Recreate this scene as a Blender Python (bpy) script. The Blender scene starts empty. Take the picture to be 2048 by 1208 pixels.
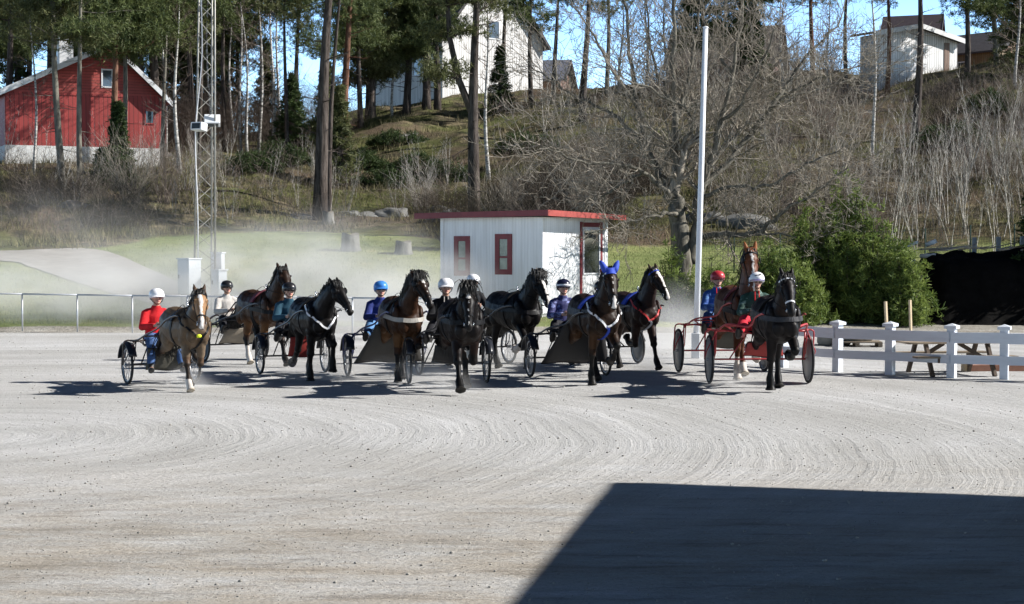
import bpy, bmesh, math, random
import numpy as np
from mathutils import Vector, Matrix, Quaternion, noise
from mathutils.kdtree import KDTree
from mathutils.bvhtree import BVHTree
R = math.radians
random.seed(7); np.random.seed(7)
sc = bpy.context.scene
COL = sc.collection
# ------------------------------------------------------------------ camera, world, sun, exposure
FPX, CX, CY, HZ, CAMH = 3300.0, 1024.0, 604.0, 490.0, 2.5      # in pixels of the 2048 px photograph
PITCH = math.atan((CY - HZ) / FPX)
cam = bpy.data.cameras.new('camera'); camo = bpy.data.objects.new('camera', cam); COL.objects.link(camo)
cam.sensor_width = 36; cam.lens = FPX / 2048 * 36; cam.clip_start = .5; cam.clip_end = 3000
camo.location = (0, 0, CAMH); camo.rotation_euler = (R(90) - PITCH, 0, 0)
sc.camera = camo
SUN_AZ, SUN_EL = math.atan2(1.0, .03), R(33)                     # from +Y towards +X
SV = Vector((math.sin(SUN_AZ) * math.cos(SUN_EL), math.cos(SUN_AZ) * math.cos(SUN_EL), math.sin(SUN_EL)))
w = bpy.data.worlds.new('World'); sc.world = w; w.use_nodes = True
nt = w.node_tree; bg = nt.nodes['Background']
sky = nt.nodes.new('ShaderNodeTexSky'); sky.sky_type = 'NISHITA'; sky.sun_disc = False
sky.sun_elevation = SUN_EL; sky.sun_rotation = SUN_AZ; sky.air_density = 1.0; sky.dust_density = .6; sky.ozone_density = 1.2
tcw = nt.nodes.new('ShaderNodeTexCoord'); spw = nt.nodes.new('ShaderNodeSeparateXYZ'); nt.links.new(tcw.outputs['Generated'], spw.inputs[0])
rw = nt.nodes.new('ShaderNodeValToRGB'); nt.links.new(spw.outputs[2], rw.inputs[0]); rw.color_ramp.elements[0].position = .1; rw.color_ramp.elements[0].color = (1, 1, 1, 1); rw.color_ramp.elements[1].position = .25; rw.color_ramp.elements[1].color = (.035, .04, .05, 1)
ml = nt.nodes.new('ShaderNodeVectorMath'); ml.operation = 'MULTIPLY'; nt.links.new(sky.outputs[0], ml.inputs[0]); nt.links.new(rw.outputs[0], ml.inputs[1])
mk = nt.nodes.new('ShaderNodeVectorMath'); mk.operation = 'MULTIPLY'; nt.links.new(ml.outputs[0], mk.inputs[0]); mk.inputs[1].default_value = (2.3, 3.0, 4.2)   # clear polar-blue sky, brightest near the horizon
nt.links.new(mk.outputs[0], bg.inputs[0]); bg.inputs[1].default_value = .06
sl = bpy.data.lights.new('sun', 'SUN'); sl.energy = 5.0; sl.angle = R(.5); sl.color = (1, .97, .925)
so = bpy.data.objects.new('sun', sl); COL.objects.link(so); so.rotation_euler = (-SV).to_track_quat('-Z', 'Y').to_euler()
sc.view_settings.view_transform = 'Standard'; sc.view_settings.look = 'None'
sc.view_settings.exposure = .85; sc.view_settings.gamma = 1; sc.view_settings.use_curve_mapping = False
sc.render.engine = 'CYCLES'
cy = sc.cycles; cy.max_bounces = 6; cy.diffuse_bounces = 3; cy.glossy_bounces = 2; cy.transmission_bounces = 4
cy.volume_bounces = 3; cy.transparent_max_bounces = 24; cy.use_denoising = True; cy.caustics_reflective = False; cy.caustics_refractive = False

# ------------------------------------------------------------------ projection helpers
def P(px, py, d):
    """point at depth d (metres along +Y) on the ray through pixel px, py of the photograph"""
    a = (px - CX) / FPX; b = (CY - py) / FPX
    v = Vector((a, math.cos(PITCH) + b * math.sin(PITCH), -math.sin(PITCH) + b * math.cos(PITCH)))
    v *= d / v.y
    return Vector((v.x, v.y, v.z + CAMH))
def proj(p):
    q = Vector(p) - Vector((0, 0, CAMH))
    yy = q.y * math.cos(PITCH) - q.z * math.sin(PITCH); zz = q.y * math.sin(PITCH) + q.z * math.cos(PITCH)
    return CX + FPX * q.x / yy, CY - FPX * zz / yy
TD = [47, 52, 58, 65, 72, 80, 88, 96, 108, 125, 160, 250]
TU = [-700, 0, 300, 600, 760, 900, 1200, 1500, 1800, 2048, 2800]
TZ = [[0, .45, 1.25, 2.25, 3.2, 5.2, 6.6, 7.1, 7.6, 8.5, 10, 12],
      [0, .45, 1.25, 2.25, 3.2, 5.2, 6.5, 7.0, 7.6, 8.5, 10, 12],
      [0, .45, 1.2, 2.0, 2.9, 4.4, 6.0, 7.2, 8.4, 9.5, 10.5, 12],
      [0, .4, 1.0, 1.8, 2.6, 3.5, 4.9, 6.4, 8.6, 11.2, 12.2, 13],
      [0, .4, 1.0, 1.75, 2.5, 3.4, 4.9, 6.5, 9.2, 12.7, 14.0, 15],
      [0, .5, 1.1, 1.7, 2.4, 3.4, 4.9, 6.6, 9.4, 13.0, 15.0, 16],
      [0, .5, 1.1, 2.1, 3.5, 5.3, 7.0, 8.6, 11.4, 13.8, 15.5, 17],
      [0, .3, 1.1, 2.2, 3.7, 5.6, 7.4, 9.2, 12.0, 14.8, 16.0, 17],
      [0, .02, .9, 2.3, 3.7, 5.6, 7.6, 9.6, 12.6, 15.0, 16.0, 17],
      [0, .02, 1.0, 2.4, 4.0, 6.2, 8.6, 11.0, 14.2, 15.5, 16.0, 17],
      [0, .02, 1.0, 2.4, 4.0, 6.2, 8.6, 11.0, 14.2, 15.5, 16.0, 17]]
def sstep(a, b, x):
    t = min(1, max(0, (x - a) / (b - a))); return t * t * (3 - 2 * t)
def lawn_limit(u):
    return float(np.interp(u, [0, 170, 300, 600, 800, 900, 1200, 1500, 2048], [65, 66, 71, 77, 76, 74, 67, 66, 65.5]))
def terr(x, y):
    if y <= 47: return 0.0
    u = CX + FPX * x / y
    u = min(max(u, TU[0]), TU[-1]); d = min(max(y, TD[0]), TD[-1])
    i = min(max(int(np.searchsorted(TU, u)) - 1, 0), len(TU) - 2); j = min(max(int(np.searchsorted(TD, d)) - 1, 0), len(TD) - 2)
    a = (u - TU[i]) / (TU[i + 1] - TU[i]); b = (d - TD[j]) / (TD[j + 1] - TD[j])
    z = (TZ[i][j] * (1 - a) + TZ[i + 1][j] * a) * (1 - b) + (TZ[i][j + 1] * (1 - a) + TZ[i + 1][j + 1] * a) * b
    L = lawn_limit(u); k = sstep(L - 2, L + 10, d) * (1 - .6 * sstep(120, 170, d))
    n = noise.fractal(Vector((x * .11, y * .16, 3.1)), 1.0, 2.1, 4)
    rg = 1 - abs(noise.noise(Vector((x * .09 + 5, y * .19, 7.7)))) * 2.2
    z += k * (n * .8 + .85 * max(0, rg - .45))
    z += .05 * noise.noise(Vector((x * .2, y * .3, 1.2))) * sstep(49, 54, y)
    return z
def G(px, py, dmin=12):
    d = dmin; prev = d
    while d < 240:
        p = P(px, py, d)
        if p.z <= terr(p.x, p.y):
            lo, hi = prev, d
            for _ in range(18):
                m = (lo + hi) / 2; q = P(px, py, m)
                if q.z <= terr(q.x, q.y): hi = m
                else: lo = m
            q = P(px, py, hi); return Vector((q.x, q.y, terr(q.x, q.y)))
        prev = d; d += .35
    p = P(px, py, 150); return Vector((p.x, p.y, terr(p.x, p.y)))
def at(px, d):
    x = (px - CX) / FPX * d
    return Vector((x, d, terr(x, d)))

# ------------------------------------------------------------------ materials
def nd(t, kind, **kw):
    n = t.nodes.new(kind)
    for k, v in kw.items(): setattr(n, k, v)
    return n
def ramp(t, stops, interp='LINEAR'):
    n = t.nodes.new('ShaderNodeValToRGB'); r = n.color_ramp; r.interpolation = interp
    while len(r.elements) < len(stops): r.elements.new(.5)
    for e, (p, c) in zip(r.elements, stops): e.position = p; e.color = (*c, 1) if len(c) == 3 else c
    return n
def mixc(t, fac, a, b, mode='MIX'):
    n = t.nodes.new('ShaderNodeMix'); n.data_type = 'RGBA'; n.blend_type = mode
    for s, v in ((0, fac), (6, a), (7, b)):
        if hasattr(v, 'links'): t.links.new(v, n.inputs[s])
        elif isinstance(v, (int, float)): n.inputs[s].default_value = v
        else: n.inputs[s].default_value = (*v, 1)
    return n.outputs[2]
def noi(t, vec, scale, detail=4, rough=.6, out=0):
    n = nd(t, 'ShaderNodeTexNoise'); n.inputs['Scale'].default_value = scale; n.inputs['Detail'].default_value = detail; n.inputs['Roughness'].default_value = rough
    if vec is not None: t.links.new(vec, n.inputs['Vector'])
    return n.outputs[out]
def mapping(t, vec, scale, rot=(0, 0, 0), loc=(0, 0, 0)):
    m = nd(t, 'ShaderNodeMapping'); t.links.new(vec, m.inputs[0]); m.inputs['Scale'].default_value = scale; m.inputs['Rotation'].default_value = rot; m.inputs['Location'].default_value = loc
    return m.outputs[0]
def base(name):
    m = bpy.data.materials.new(name); m.use_nodes = True; t = m.node_tree
    return m, t, t.nodes['Principled BSDF']
def bump(t, bs, h, strength, dist):
    b = nd(t, 'ShaderNodeBump'); b.inputs['Strength'].default_value = strength; b.inputs['Distance'].default_value = dist
    t.links.new(h, b.inputs['Height']); t.links.new(b.outputs[0], bs.inputs['Normal'])
MC = {}
def mat(name, col, rough=.6, var=.25, scale=9., bmp=0, metal=0, spec=.4, stretch=(1, 1, 1), attr=None):
    if name in MC: return MC[name]
    m, t, b = base(name)
    tc = nd(t, 'ShaderNodeTexCoord'); v = mapping(t, tc.outputs['Object'], stretch)
    n = noi(t, v, scale, 5, .65)
    lo = tuple(c * (1 - var) for c in col); hi = tuple(min(1, c * (1 + var)) for c in col)
    if attr:
        a = nd(t, 'ShaderNodeAttribute', attribute_name=attr)
        g = ramp(t, [(.3, (1 - var,) * 3), (.7, (1 + var,) * 3)]); t.links.new(n, g.inputs[0])
        c = mixc(t, 1, a.outputs[0], g.outputs[0], 'MULTIPLY')
    else:
        g = ramp(t, [(.3, lo), (.7, hi)]); t.links.new(n, g.inputs[0]); c = g.outputs[0]
    t.links.new(c, b.inputs['Base Color']); b.inputs['Roughness'].default_value = rough; b.inputs['Metallic'].default_value = metal
    b.inputs['Specular IOR Level'].default_value = spec
    if bmp: bump(t, b, n, .6, bmp)
    MC[name] = m; return m

# ------------------------------------------------------------------ mesh helpers
def link(name, me, m=None, parent=None, smooth=True):
    o = bpy.data.objects.new(name, me); COL.objects.link(o)
    if m is not None and not me.materials: me.materials.append(m)
    if parent is not None: o.parent = parent
    if smooth and len(me.polygons): me.polygons.foreach_set('use_smooth', np.ones(len(me.polygons), dtype=bool))
    return o
def tag(o, label, cat, group=None, kind=None):
    if label: o['label'] = label
    if cat: o['category'] = cat
    if group: o['group'] = group
    if kind: o['kind'] = kind
    return o
def empty(name, loc=(0, 0, 0), rz=0):
    o = bpy.data.objects.new(name, None); COL.objects.link(o); o.location = loc; o.rotation_euler = (0, 0, rz); o.empty_display_size = .2
    return o
class MB:
    def __init__(s): s.v = []; s.f = []
    def add(s, v, f):
        k = len(s.v); s.v.extend(v); s.f.extend([tuple(i + k for i in q) for q in f]); return s
    def box(s, x0, x1, y0, y1, z0, z1, M=None, ch=0):
        v = [Vector((x, y, z)) for z in (z0, z1) for y in (y0, y1) for x in (x0, x1)]
        if M is not None: v = [M @ p for p in v]
        return s.add(v, [(0, 2, 3, 1), (4, 5, 7, 6), (0, 1, 5, 4), (2, 6, 7, 3), (0, 4, 6, 2), (1, 3, 7, 5)])
    def bar(s, a, b, w, h, up=(0, 0, 1)):
        a = Vector(a); b = Vector(b); t = (b - a); L = t.length; t.normalize()
        u = Vector(up)
        if abs(t.dot(u)) > .98: u = Vector((1, 0, 0))
        x = t.cross(u).normalized(); z = x.cross(t)
        M = Matrix((( x.x, t.x, z.x, a.x), (x.y, t.y, z.y, a.y), (x.z, t.z, z.z, a.z), (0, 0, 0, 1)))
        return s.box(-w / 2, w / 2, 0, L, -h / 2, h / 2, M)
    def tube(s, pts, rad, n=6, caps=True):
        pts = [Vector(p) for p in pts]
        if isinstance(rad, (int, float)): rad = [rad] * len(pts)
        v = []; up = None
        for i, p in enumerate(pts):
            t = (pts[min(i + 1, len(pts) - 1)] - pts[max(i - 1, 0)])
            if t.length < 1e-9: t = Vector((0, 0, 1))
            t.normalize()
            if up is None:
                up = Vector((0, 0, 1)) if abs(t.z) < .9 else Vector((1, 0, 0))
            x = t.cross(up)
            if x.length < 1e-6: x = t.orthogonal()
            x.normalize(); up = x.cross(t)
            r = rad[i]; rx, rz = (r, r) if not isinstance(r, tuple) else r
            for k in range(n):
                a = 2 * math.pi * k / n
                v.append(p + x * (math.cos(a) * rx) + up * (math.sin(a) * rz))
        f = []
        for i in range(len(pts) - 1):
            for k in range(n):
                f.append((i * n + k, i * n + (k + 1) % n, (i + 1) * n + (k + 1) % n, (i + 1) * n + k))
        if caps: f.append(tuple(range(n - 1, -1, -1))); f.append(tuple(range((len(pts) - 1) * n, len(pts) * n)))
        return s.add(v, f)
    def ball(s, c, r, seg=10, rings=7, M=None):
        c = Vector(c); r = r if isinstance(r, tuple) else (r, r, r); v = []; f = []
        v.append(Vector((0, 0, r[2])))
        for i in range(1, rings):
            th = math.pi * i / rings
            for k in range(seg):
                a = 2 * math.pi * k / seg
                v.append(Vector((r[0] * math.sin(th) * math.cos(a), r[1] * math.sin(th) * math.sin(a), r[2] * math.cos(th))))
        v.append(Vector((0, 0, -r[2]))); e = len(v) - 1
        for k in range(seg): f.append((0, 1 + k, 1 + (k + 1) % seg)); f.append((e, 1 + (rings - 2) * seg + (k + 1) % seg, 1 + (rings - 2) * seg + k))
        for i in range(rings - 2):
            for k in range(seg):
                f.append((1 + i * seg + k, 1 + (i + 1) * seg + k, 1 + (i + 1) * seg + (k + 1) % seg, 1 + i * seg + (k + 1) % seg))
        if M is not None: v = [M @ p for p in v]
        return s.add([p + c for p in v], f)
    def lathe(s, prof, n=16, M=None):
        v = []; f = []
        for (r, z) in prof:
            for k in range(n):
                a = 2 * math.pi * k / n; v.append(Vector((r * math.cos(a), r * math.sin(a), z)))
        for i in range(len(prof) - 1):
            for k in range(n): f.append((i * n + k, i * n + (k + 1) % n, (i + 1) * n + (k + 1) % n, (i + 1) * n + k))
        f.append(tuple(range(n - 1, -1, -1))); f.append(tuple(range((len(prof) - 1) * n, len(prof) * n)))
        if M is not None: v = [M @ p for p in v]
        return s.add(v, f)
    def torus(s, c, R0, r0, n=24, k=6, M=None):
        v = []; f = []
        for i in range(n):
            a = 2 * math.pi * i / n
            for j in range(k):
                b = 2 * math.pi * j / k; rr = R0 + r0 * math.cos(b)
                v.append(Vector((rr * math.cos(a), r0 * math.sin(b), rr * math.sin(a))))
        for i in range(n):
            for j in range(k): f.append((i * k + j, i * k + (j + 1) % k, ((i + 1) % n) * k + (j + 1) % k, ((i + 1) % n) * k + j))
        if M is not None: v = [M @ p for p in v]
        return s.add([p + Vector(c) for p in v], f)
    def prism(s, poly, ext):
        poly = [Vector(p) for p in poly]; e = Vector(ext); n = len(poly)
        return s.add(poly + [p + e for p in poly], [tuple(range(n - 1, -1, -1)), tuple(range(n, 2 * n))] + [(i, (i + 1) % n, n + (i + 1) % n, n + i) for i in range(n)])
    def mesh(s, name):
        me = bpy.data.meshes.new(name); me.from_pydata([tuple(p) for p in s.v], [], s.f); me.update(); return me
    def build(s, name, m=None, parent=None, smooth=False, fix=False, bevel=0):
        me = s.mesh(name)
        if fix or bevel:
            bm = bmesh.new(); bm.from_mesh(me)
            if fix: bmesh.ops.recalc_face_normals(bm, faces=bm.faces)
            if bevel: bmesh.ops.bevel(bm, geom=bm.edges[:], offset=bevel, segments=2, affect='EDGES', profile=.5)
            bm.to_mesh(me); bm.free()
        return link(name, me, m, parent, smooth)
def np_mesh(name, V, F):
    """V (n,3) float array, F (m,k) int array"""
    me = bpy.data.meshes.new(name); V = np.asarray(V, np.float32); F = np.asarray(F, np.int32); k = F.shape[1]
    me.vertices.add(len(V)); me.vertices.foreach_set('co', V.ravel())
    me.loops.add(F.size); me.loops.foreach_set('vertex_index', F.ravel())
    me.polygons.add(len(F)); me.polygons.foreach_set('loop_start', np.arange(0, F.size, k, dtype=np.int32)); me.polygons.foreach_set('loop_total', np.full(len(F), k, np.int32))
    me.update(calc_edges=True); return me
def sticks(A, B, ra, rb):
    """three sided tapering sticks from A to B"""
    A = np.asarray(A, float); B = np.asarray(B, float); n = len(A); ra = np.broadcast_to(ra, (n,)); rb = np.broadcast_to(rb, (n,))
    t = B - A; t /= np.linalg.norm(t, axis=1, keepdims=True) + 1e-9
    ref = np.where(np.abs(t[:, 2:3]) > .9, np.array([[1., 0, 0]]), np.array([[0, 0, 1.]]))
    x = np.cross(t, ref); x /= np.linalg.norm(x, axis=1, keepdims=True) + 1e-9; y = np.cross(x, t)
    V = np.zeros((n, 6, 3))
    for k in range(3):
        a = 2 * math.pi * k / 3; o = x * math.cos(a) + y * math.sin(a)
        V[:, k] = A + o * ra[:, None]; V[:, 3 + k] = B + o * rb[:, None]
    i = (np.arange(n) * 6)[:, None]
    F = np.concatenate([i + np.array([[k, (k + 1) % 3, 3 + (k + 1) % 3, 3 + k]]) for k in range(3)], 0)
    return V.reshape(-1, 3), F
def remesh(mb, voxel, smooth=3, fac=.5):
    me = mb.mesh('tmp'); bm = bmesh.new(); bm.from_mesh(me); bmesh.ops.recalc_face_normals(bm, faces=bm.faces); bm.to_mesh(me); bm.free()
    o = bpy.data.objects.new('tmp', me); COL.objects.link(o)
    r = o.modifiers.new('r', 'REMESH'); r.mode = 'VOXEL'; r.voxel_size = voxel; r.use_smooth_shade = True
    if smooth: s_ = o.modifiers.new('s', 'SMOOTH'); s_.iterations = smooth; s_.factor = fac
    dg = bpy.context.evaluated_depsgraph_get(); out = bpy.data.meshes.new_from_object(o.evaluated_get(dg))
    bpy.data.objects.remove(o); bpy.data.meshes.remove(me)
    return out
def spline(pts, n):
    """Catmull-Rom through pts, n points per span"""
    p = [Vector(q) for q in pts]; out = []
    for i in range(len(p) - 1):
        a = p[max(i - 1, 0)]; b = p[i]; c = p[i + 1]; d = p[min(i + 2, len(p) - 1)]
        for k in range(n):
            t = k / n
            out.append(.5 * ((2 * b) + (c - a) * t + (2 * a - 5 * b + 4 * c - d) * t * t + (3 * b - a - 3 * c + d) * t ** 3))
    out.append(p[-1]); return out
# ------------------------------------------------------------------ setting: track, hillside, path
def track_material():
    m, t, b = base('track_gravel')
    g = nd(t, 'ShaderNodeNewGeometry'); pos = g.outputs['Position']
    c = nd(t, 'ShaderNodeVectorMath', operation='SUBTRACT'); t.links.new(pos, c.inputs[0]); c.inputs[1].default_value = (-7.5, 21.5, 0)
    wob = noi(t, pos, .35, 3, .5, 1)
    wv = nd(t, 'ShaderNodeVectorMath', operation='MULTIPLY_ADD'); t.links.new(wob, wv.inputs[0]); wv.inputs[1].default_value = (.5, .5, 0); t.links.new(c.outputs[0], wv.inputs[2])
    ln = nd(t, 'ShaderNodeVectorMath', operation='LENGTH'); t.links.new(wv.outputs[0], ln.inputs[0])
    sp = nd(t, 'ShaderNodeSeparateXYZ'); t.links.new(wv.outputs[0], sp.inputs[0])
    at2 = nd(t, 'ShaderNodeMath', operation='ARCTAN2'); t.links.new(sp.outputs[1], at2.inputs[0]); t.links.new(sp.outputs[0], at2.inputs[1])
    cb = nd(t, 'ShaderNodeCombineXYZ'); t.links.new(ln.outputs['Value'], cb.inputs[0]); t.links.new(at2.outputs[0], cb.inputs[1])
    s1 = noi(t, mapping(t, cb.outputs[0], (6.5, 1.1, 1)), 1, 8, .72)           # harrow lines round the bend
    s2 = noi(t, mapping(t, cb.outputs[0], (1.2, .9, 1)), 1, 3, .5)
    grain = noi(t, pos, 30, 6, .82); clod = noi(t, mapping(t, pos, (5.2, 9.5, 5)), 1, 5, .7); big = noi(t, pos, .16, 4, .6)
    near = nd(t, 'ShaderNodeSeparateXYZ'); t.links.new(pos, near.inputs[0])
    mr = nd(t, 'ShaderNodeMapRange'); t.links.new(near.outputs[1], mr.inputs[0])
    for i, v in ((1, 20.5), (2, 13.5), (3, 0), (4, .8)): mr.inputs[i].default_value = v
    bf = ramp(t, [(.36, (0, 0, 0)), (.58, (1, 1, 1))]); t.links.new(noi(t, mapping(t, pos, (.5, 1.3, 1), (0, 0, .25)), 1.1, 8, .75), bf.inputs[0])
    mm = nd(t, 'ShaderNodeMath', operation='MULTIPLY'); t.links.new(mr.outputs[0], mm.inputs[0]); t.links.new(bf.outputs[0], mm.inputs[1])
    r1 = ramp(t, [(.28, (.43, .427, .418)), (.5, (.482, .48, .473)), (.70, (.55, .55, .545))]); t.links.new(s1, r1.inputs[0])
    col = mixc(t, mm.outputs[0], r1.outputs[0], (.375, .335, .28))
    r2 = ramp(t, [(.3, (.82, .815, .80)), (.7, (1.12, 1.12, 1.12))]); t.links.new(s2, r2.inputs[0]); col = mixc(t, .75, col, r2.outputs[0], 'MULTIPLY')
    r3 = ramp(t, [(.25, (.6, .59, .58)), (.5, (1, 1, 1)), (.78, (1.25, 1.25, 1.25))]); t.links.new(grain, r3.inputs[0]); col = mixc(t, .7, col, r3.outputs[0], 'MULTIPLY')
    r4 = ramp(t, [(.27, (.5, .48, .46)), (.36, (1, 1, 1))]); t.links.new(clod, r4.inputs[0]); col = mixc(t, .8, col, r4.outputs[0], 'MULTIPLY'); pit = noi(t, mapping(t, pos, (17, 24, 17), (0, 0, .3)), 1, 4, .7); r6 = ramp(t, [(.29, (.48, .46, .44)), (.39, (1, 1, 1)), (.68, (1, 1, 1)), (.78, (1.25, 1.25, 1.25))]); t.links.new(pit, r6.inputs[0]); col = mixc(t, .9, col, r6.outputs[0], 'MULTIPLY'); dash = noi(t, mapping(t, cb.outputs[0], (9, 26, 1)), 1, 4, .75); r7 = ramp(t, [(.28, (.55, .54, .52)), (.37, (1, 1, 1)), (.7, (1, 1, 1)), (.8, (1.2, 1.2, 1.2))]); t.links.new(dash, r7.inputs[0]); col = mixc(t, .85, col, r7.outputs[0], 'MULTIPLY'); hoof = nd(t, 'ShaderNodeTexVoronoi'); t.links.new(mapping(t, pos, (2.1, 2.1, 2.1)), hoof.inputs['Vector']); r8 = ramp(t, [(.0, (.72, .71, .69)), (.1, (.82, .81, .8)), (.15, (1.06, 1.06, 1.06)), (.2, (1, 1, 1))]); t.links.new(hoof.outputs[0], r8.inputs[0]); col = mixc(t, .55, col, r8.outputs[0], 'MULTIPLY')
    r5 = ramp(t, [(.35, (.86, .85, .83)), (.65, (1.05, 1.05, 1.06))]); t.links.new(big, r5.inputs[0]); col = mixc(t, 1, col, r5.outputs[0], 'MULTIPLY')
    mo = noi(t, mapping(t, pos, (.9, 4.2, 1), (0, 0, .22)), 1, 9, .72); r9 = ramp(t, [(.34, (.56, .535, .50)), (.48, (.97, .96, .94)), (.56, (1, 1, 1)), (.68, (1.17, 1.17, 1.17))]); t.links.new(mo, r9.inputs[0]); col = mixc(t, mr.outputs[0], col, mixc(t, 1, col, r9.outputs[0], 'MULTIPLY'))
    t.links.new(col, b.inputs['Base Color']); b.inputs['Roughness'].default_value = .95; b.inputs['Specular IOR Level'].default_value = .15
    a1 = nd(t, 'ShaderNodeMath', operation='MULTIPLY_ADD'); t.links.new(s1, a1.inputs[0]); a1.inputs[1].default_value = 1.2; t.links.new(clod, a1.inputs[2])
    a2 = nd(t, 'ShaderNodeMath', operation='MULTIPLY_ADD'); t.links.new(grain, a2.inputs[0]); a2.inputs[1].default_value = .3; t.links.new(a1.outputs[0], a2.inputs[2])
    a3 = nd(t, 'ShaderNodeMath', operation='MULTIPLY_ADD'); t.links.new(pit, a3.inputs[0]); a3.inputs[1].default_value = .8; t.links.new(a2.outputs[0], a3.inputs[2]); bump(t, b, a3.outputs[0], .75, .04)
    return m
MT = track_material()
xs = [-900, -60, -30] + [x * .5 for x in range(-40, 41)] + [30, 60, 900]; ys = [-600, -40, 0] + [4 + .5 * k for k in range(88)] + [60, 900]
V = [(x, y, (.012 * noise.noise(Vector((x * .7, y * .7, 0))) if abs(x) < 20.5 and 4 <= y < 46 else 0) - (.6 if y > 50 else 0)) for y in ys for x in xs]
nx = len(xs); F = [(j * nx + i, j * nx + i + 1, (j + 1) * nx + i + 1, (j + 1) * nx + i) for j in range(len(ys) - 1) for i in range(nx - 1)]
tag(link('track', np_mesh('track', V, F), MT), None, None, kind='structure')

def hill_material():
    m, t, b = base('hill_ground')
    g = nd(t, 'ShaderNodeNewGeometry'); pos = g.outputs['Position']; z = nd(t, 'ShaderNodeAttribute', attribute_name='zone')
    s = nd(t, 'ShaderNodeSeparateColor'); t.links.new(z.outputs[0], s.inputs[0])
    n1 = noi(t, mapping(t, pos, (.28, .28, .6)), 1, 6, .66); n2 = noi(t, mapping(t, pos, (.9, .9, 2.2)), 1, 6, .7); n3 = noi(t, pos, 7, 4, .75); n4 = noi(t, mapping(t, pos, (.12, .12, .3), loc=(9, 3, 1)), 1, 4, .6)
    hill = ramp(t, [(.32, (.022, .02, .014)), (.44, (.06, .052, .033)), (.54, (.125, .103, .063)), (.62, (.215, .178, .11)), (.74, (.095, .07, .047))]); t.links.new(n2, hill.inputs[0])
    moss = ramp(t, [(.3, (.04, .048, .016)), (.7, (.155, .16, .062))]); t.links.new(n2, moss.inputs[0])
    mf = ramp(t, [(.45, (0, 0, 0)), (.56, (1, 1, 1))]); t.links.new(n1, mf.inputs[0])
    c = mixc(t, mf.outputs[0], hill.outputs[0], moss.outputs[0])
    lf = ramp(t, [(.52, (0, 0, 0)), (.64, (1, 1, 1))]); t.links.new(n4, lf.inputs[0]); c = mixc(t, lf.outputs[0], c, (.135, .10, .07))
    rk = ramp(t, [(.66, (0, 0, 0)), (.70, (1, 1, 1))]); t.links.new(noi(t, mapping(t, pos, (.5, .5, .9), loc=(4, 8, 2)), 1, 5, .6), rk.inputs[0]); c = mixc(t, rk.outputs[0], c, (.24, .235, .22))
    lawn = ramp(t, [(.3, (.15, .19, .07)), (.55, (.215, .25, .105)), (.75, (.31, .30, .16))]); t.links.new(n2, lawn.inputs[0])
    lw = ramp(t, [(.4, (.75, .8, .7)), (.62, (1.25, 1.15, 1.1))]); t.links.new(n4, lw.inputs[0]); lc = mixc(t, .9, lawn.outputs[0], lw.outputs[0], 'MULTIPLY')
    e1 = nd(t, 'ShaderNodeMath', operation='MULTIPLY_ADD'); t.links.new(n1, e1.inputs[0]); e1.inputs[1].default_value = .9; t.links.new(s.outputs[0], e1.inputs[2])
    er = ramp(t, [(.78, (0, 0, 0)), (1.0, (1, 1, 1))]); t.links.new(e1.outputs[0], er.inputs[0])
    c = mixc(t, er.outputs[0], c, lc)
    gr = ramp(t, [(.3, (.22, .2, .165)), (.7, (.42, .4, .36))]); t.links.new(n2, gr.inputs[0])
    e2 = nd(t, 'ShaderNodeMath', operation='MULTIPLY_ADD'); t.links.new(n1, e2.inputs[0]); e2.inputs[1].default_value = .9; t.links.new(s.outputs[1], e2.inputs[2])
    er2 = ramp(t, [(.8, (0, 0, 0)), (.98, (1, 1, 1))]); t.links.new(e2.outputs[0], er2.inputs[0])
    c = mixc(t, er2.outputs[0], c, gr.outputs[0])
    r3 = ramp(t, [(.25, (.55, .55, .55)), (.75, (1.4, 1.4, 1.4))]); t.links.new(n3, r3.inputs[0]); c = mixc(t, .8, c, r3.outputs[0], 'MULTIPLY')
    t.links.new(c, b.inputs['Base Color']); b.inputs['Roughness'].default_value = 1; b.inputs['Specular IOR Level'].default_value = .1
    bump(t, b, n3, .8, .12); return m
us = np.linspace(-700, 2800, 210); ds = np.concatenate([np.linspace(46.6, 60, 34), np.linspace(60.6, 130, 150), np.geomspace(131, 250, 26)])
V = []; Z = []
for d in ds:
    for u in us:
        x = (u - CX) / FPX * d; V.append((x, d, terr(x, d) + (-.02 if d < 47 else 0)))
        L = lawn_limit(u); lw = 1 - sstep(L - 1.5, L + 1.5, d); gv = 0
        if u > 1500: gv = sstep(1500, 1640, u) * (1 - sstep(50.5, 53.5, d))
        gv = max(gv, 1 - sstep(47.6, 49.0, d))
        Z.append((lw * .75, gv * .75, 0, 1))
nx = len(us); I = np.arange(len(ds) * nx).reshape(len(ds), nx)
F = np.stack([I[:-1, :-1], I[:-1, 1:], I[1:, 1:], I[1:, :-1]], -1).reshape(-1, 4)
me = np_mesh('hillside', V, F); ca = me.color_attributes.new('zone', 'FLOAT_COLOR', 'POINT'); ca.data.foreach_set('color', np.array(Z, np.float32).ravel())
tag(link('hillside', me, hill_material()), None, None, kind='structure')
up_e = [(-300, 505), (0, 503), (190, 500), (300, 540), (380, 575), (470, 600), (620, 616), (800, 622), (900, 624)]
lo_e = [(-300, 515), (0, 523), (60, 535), (150, 565), (270, 600), (400, 628), (560, 640), (780, 645), (900, 646)]
A = [G(*p) for p in spline([(a, b, 0) for a, b in up_e], 6) for p in [(p.x, p.y)]]; B = [G(*p) for p in spline([(a, b, 0) for a, b in lo_e], 6) for p in [(p.x, p.y)]]
mb = MB(); NW = 8
for a, b_ in zip(A, B):
    for k in range(NW + 1):
        p = a.lerp(b_, k / NW); mb.v.append(Vector((p.x, p.y, terr(p.x, p.y) + .035)))
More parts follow.
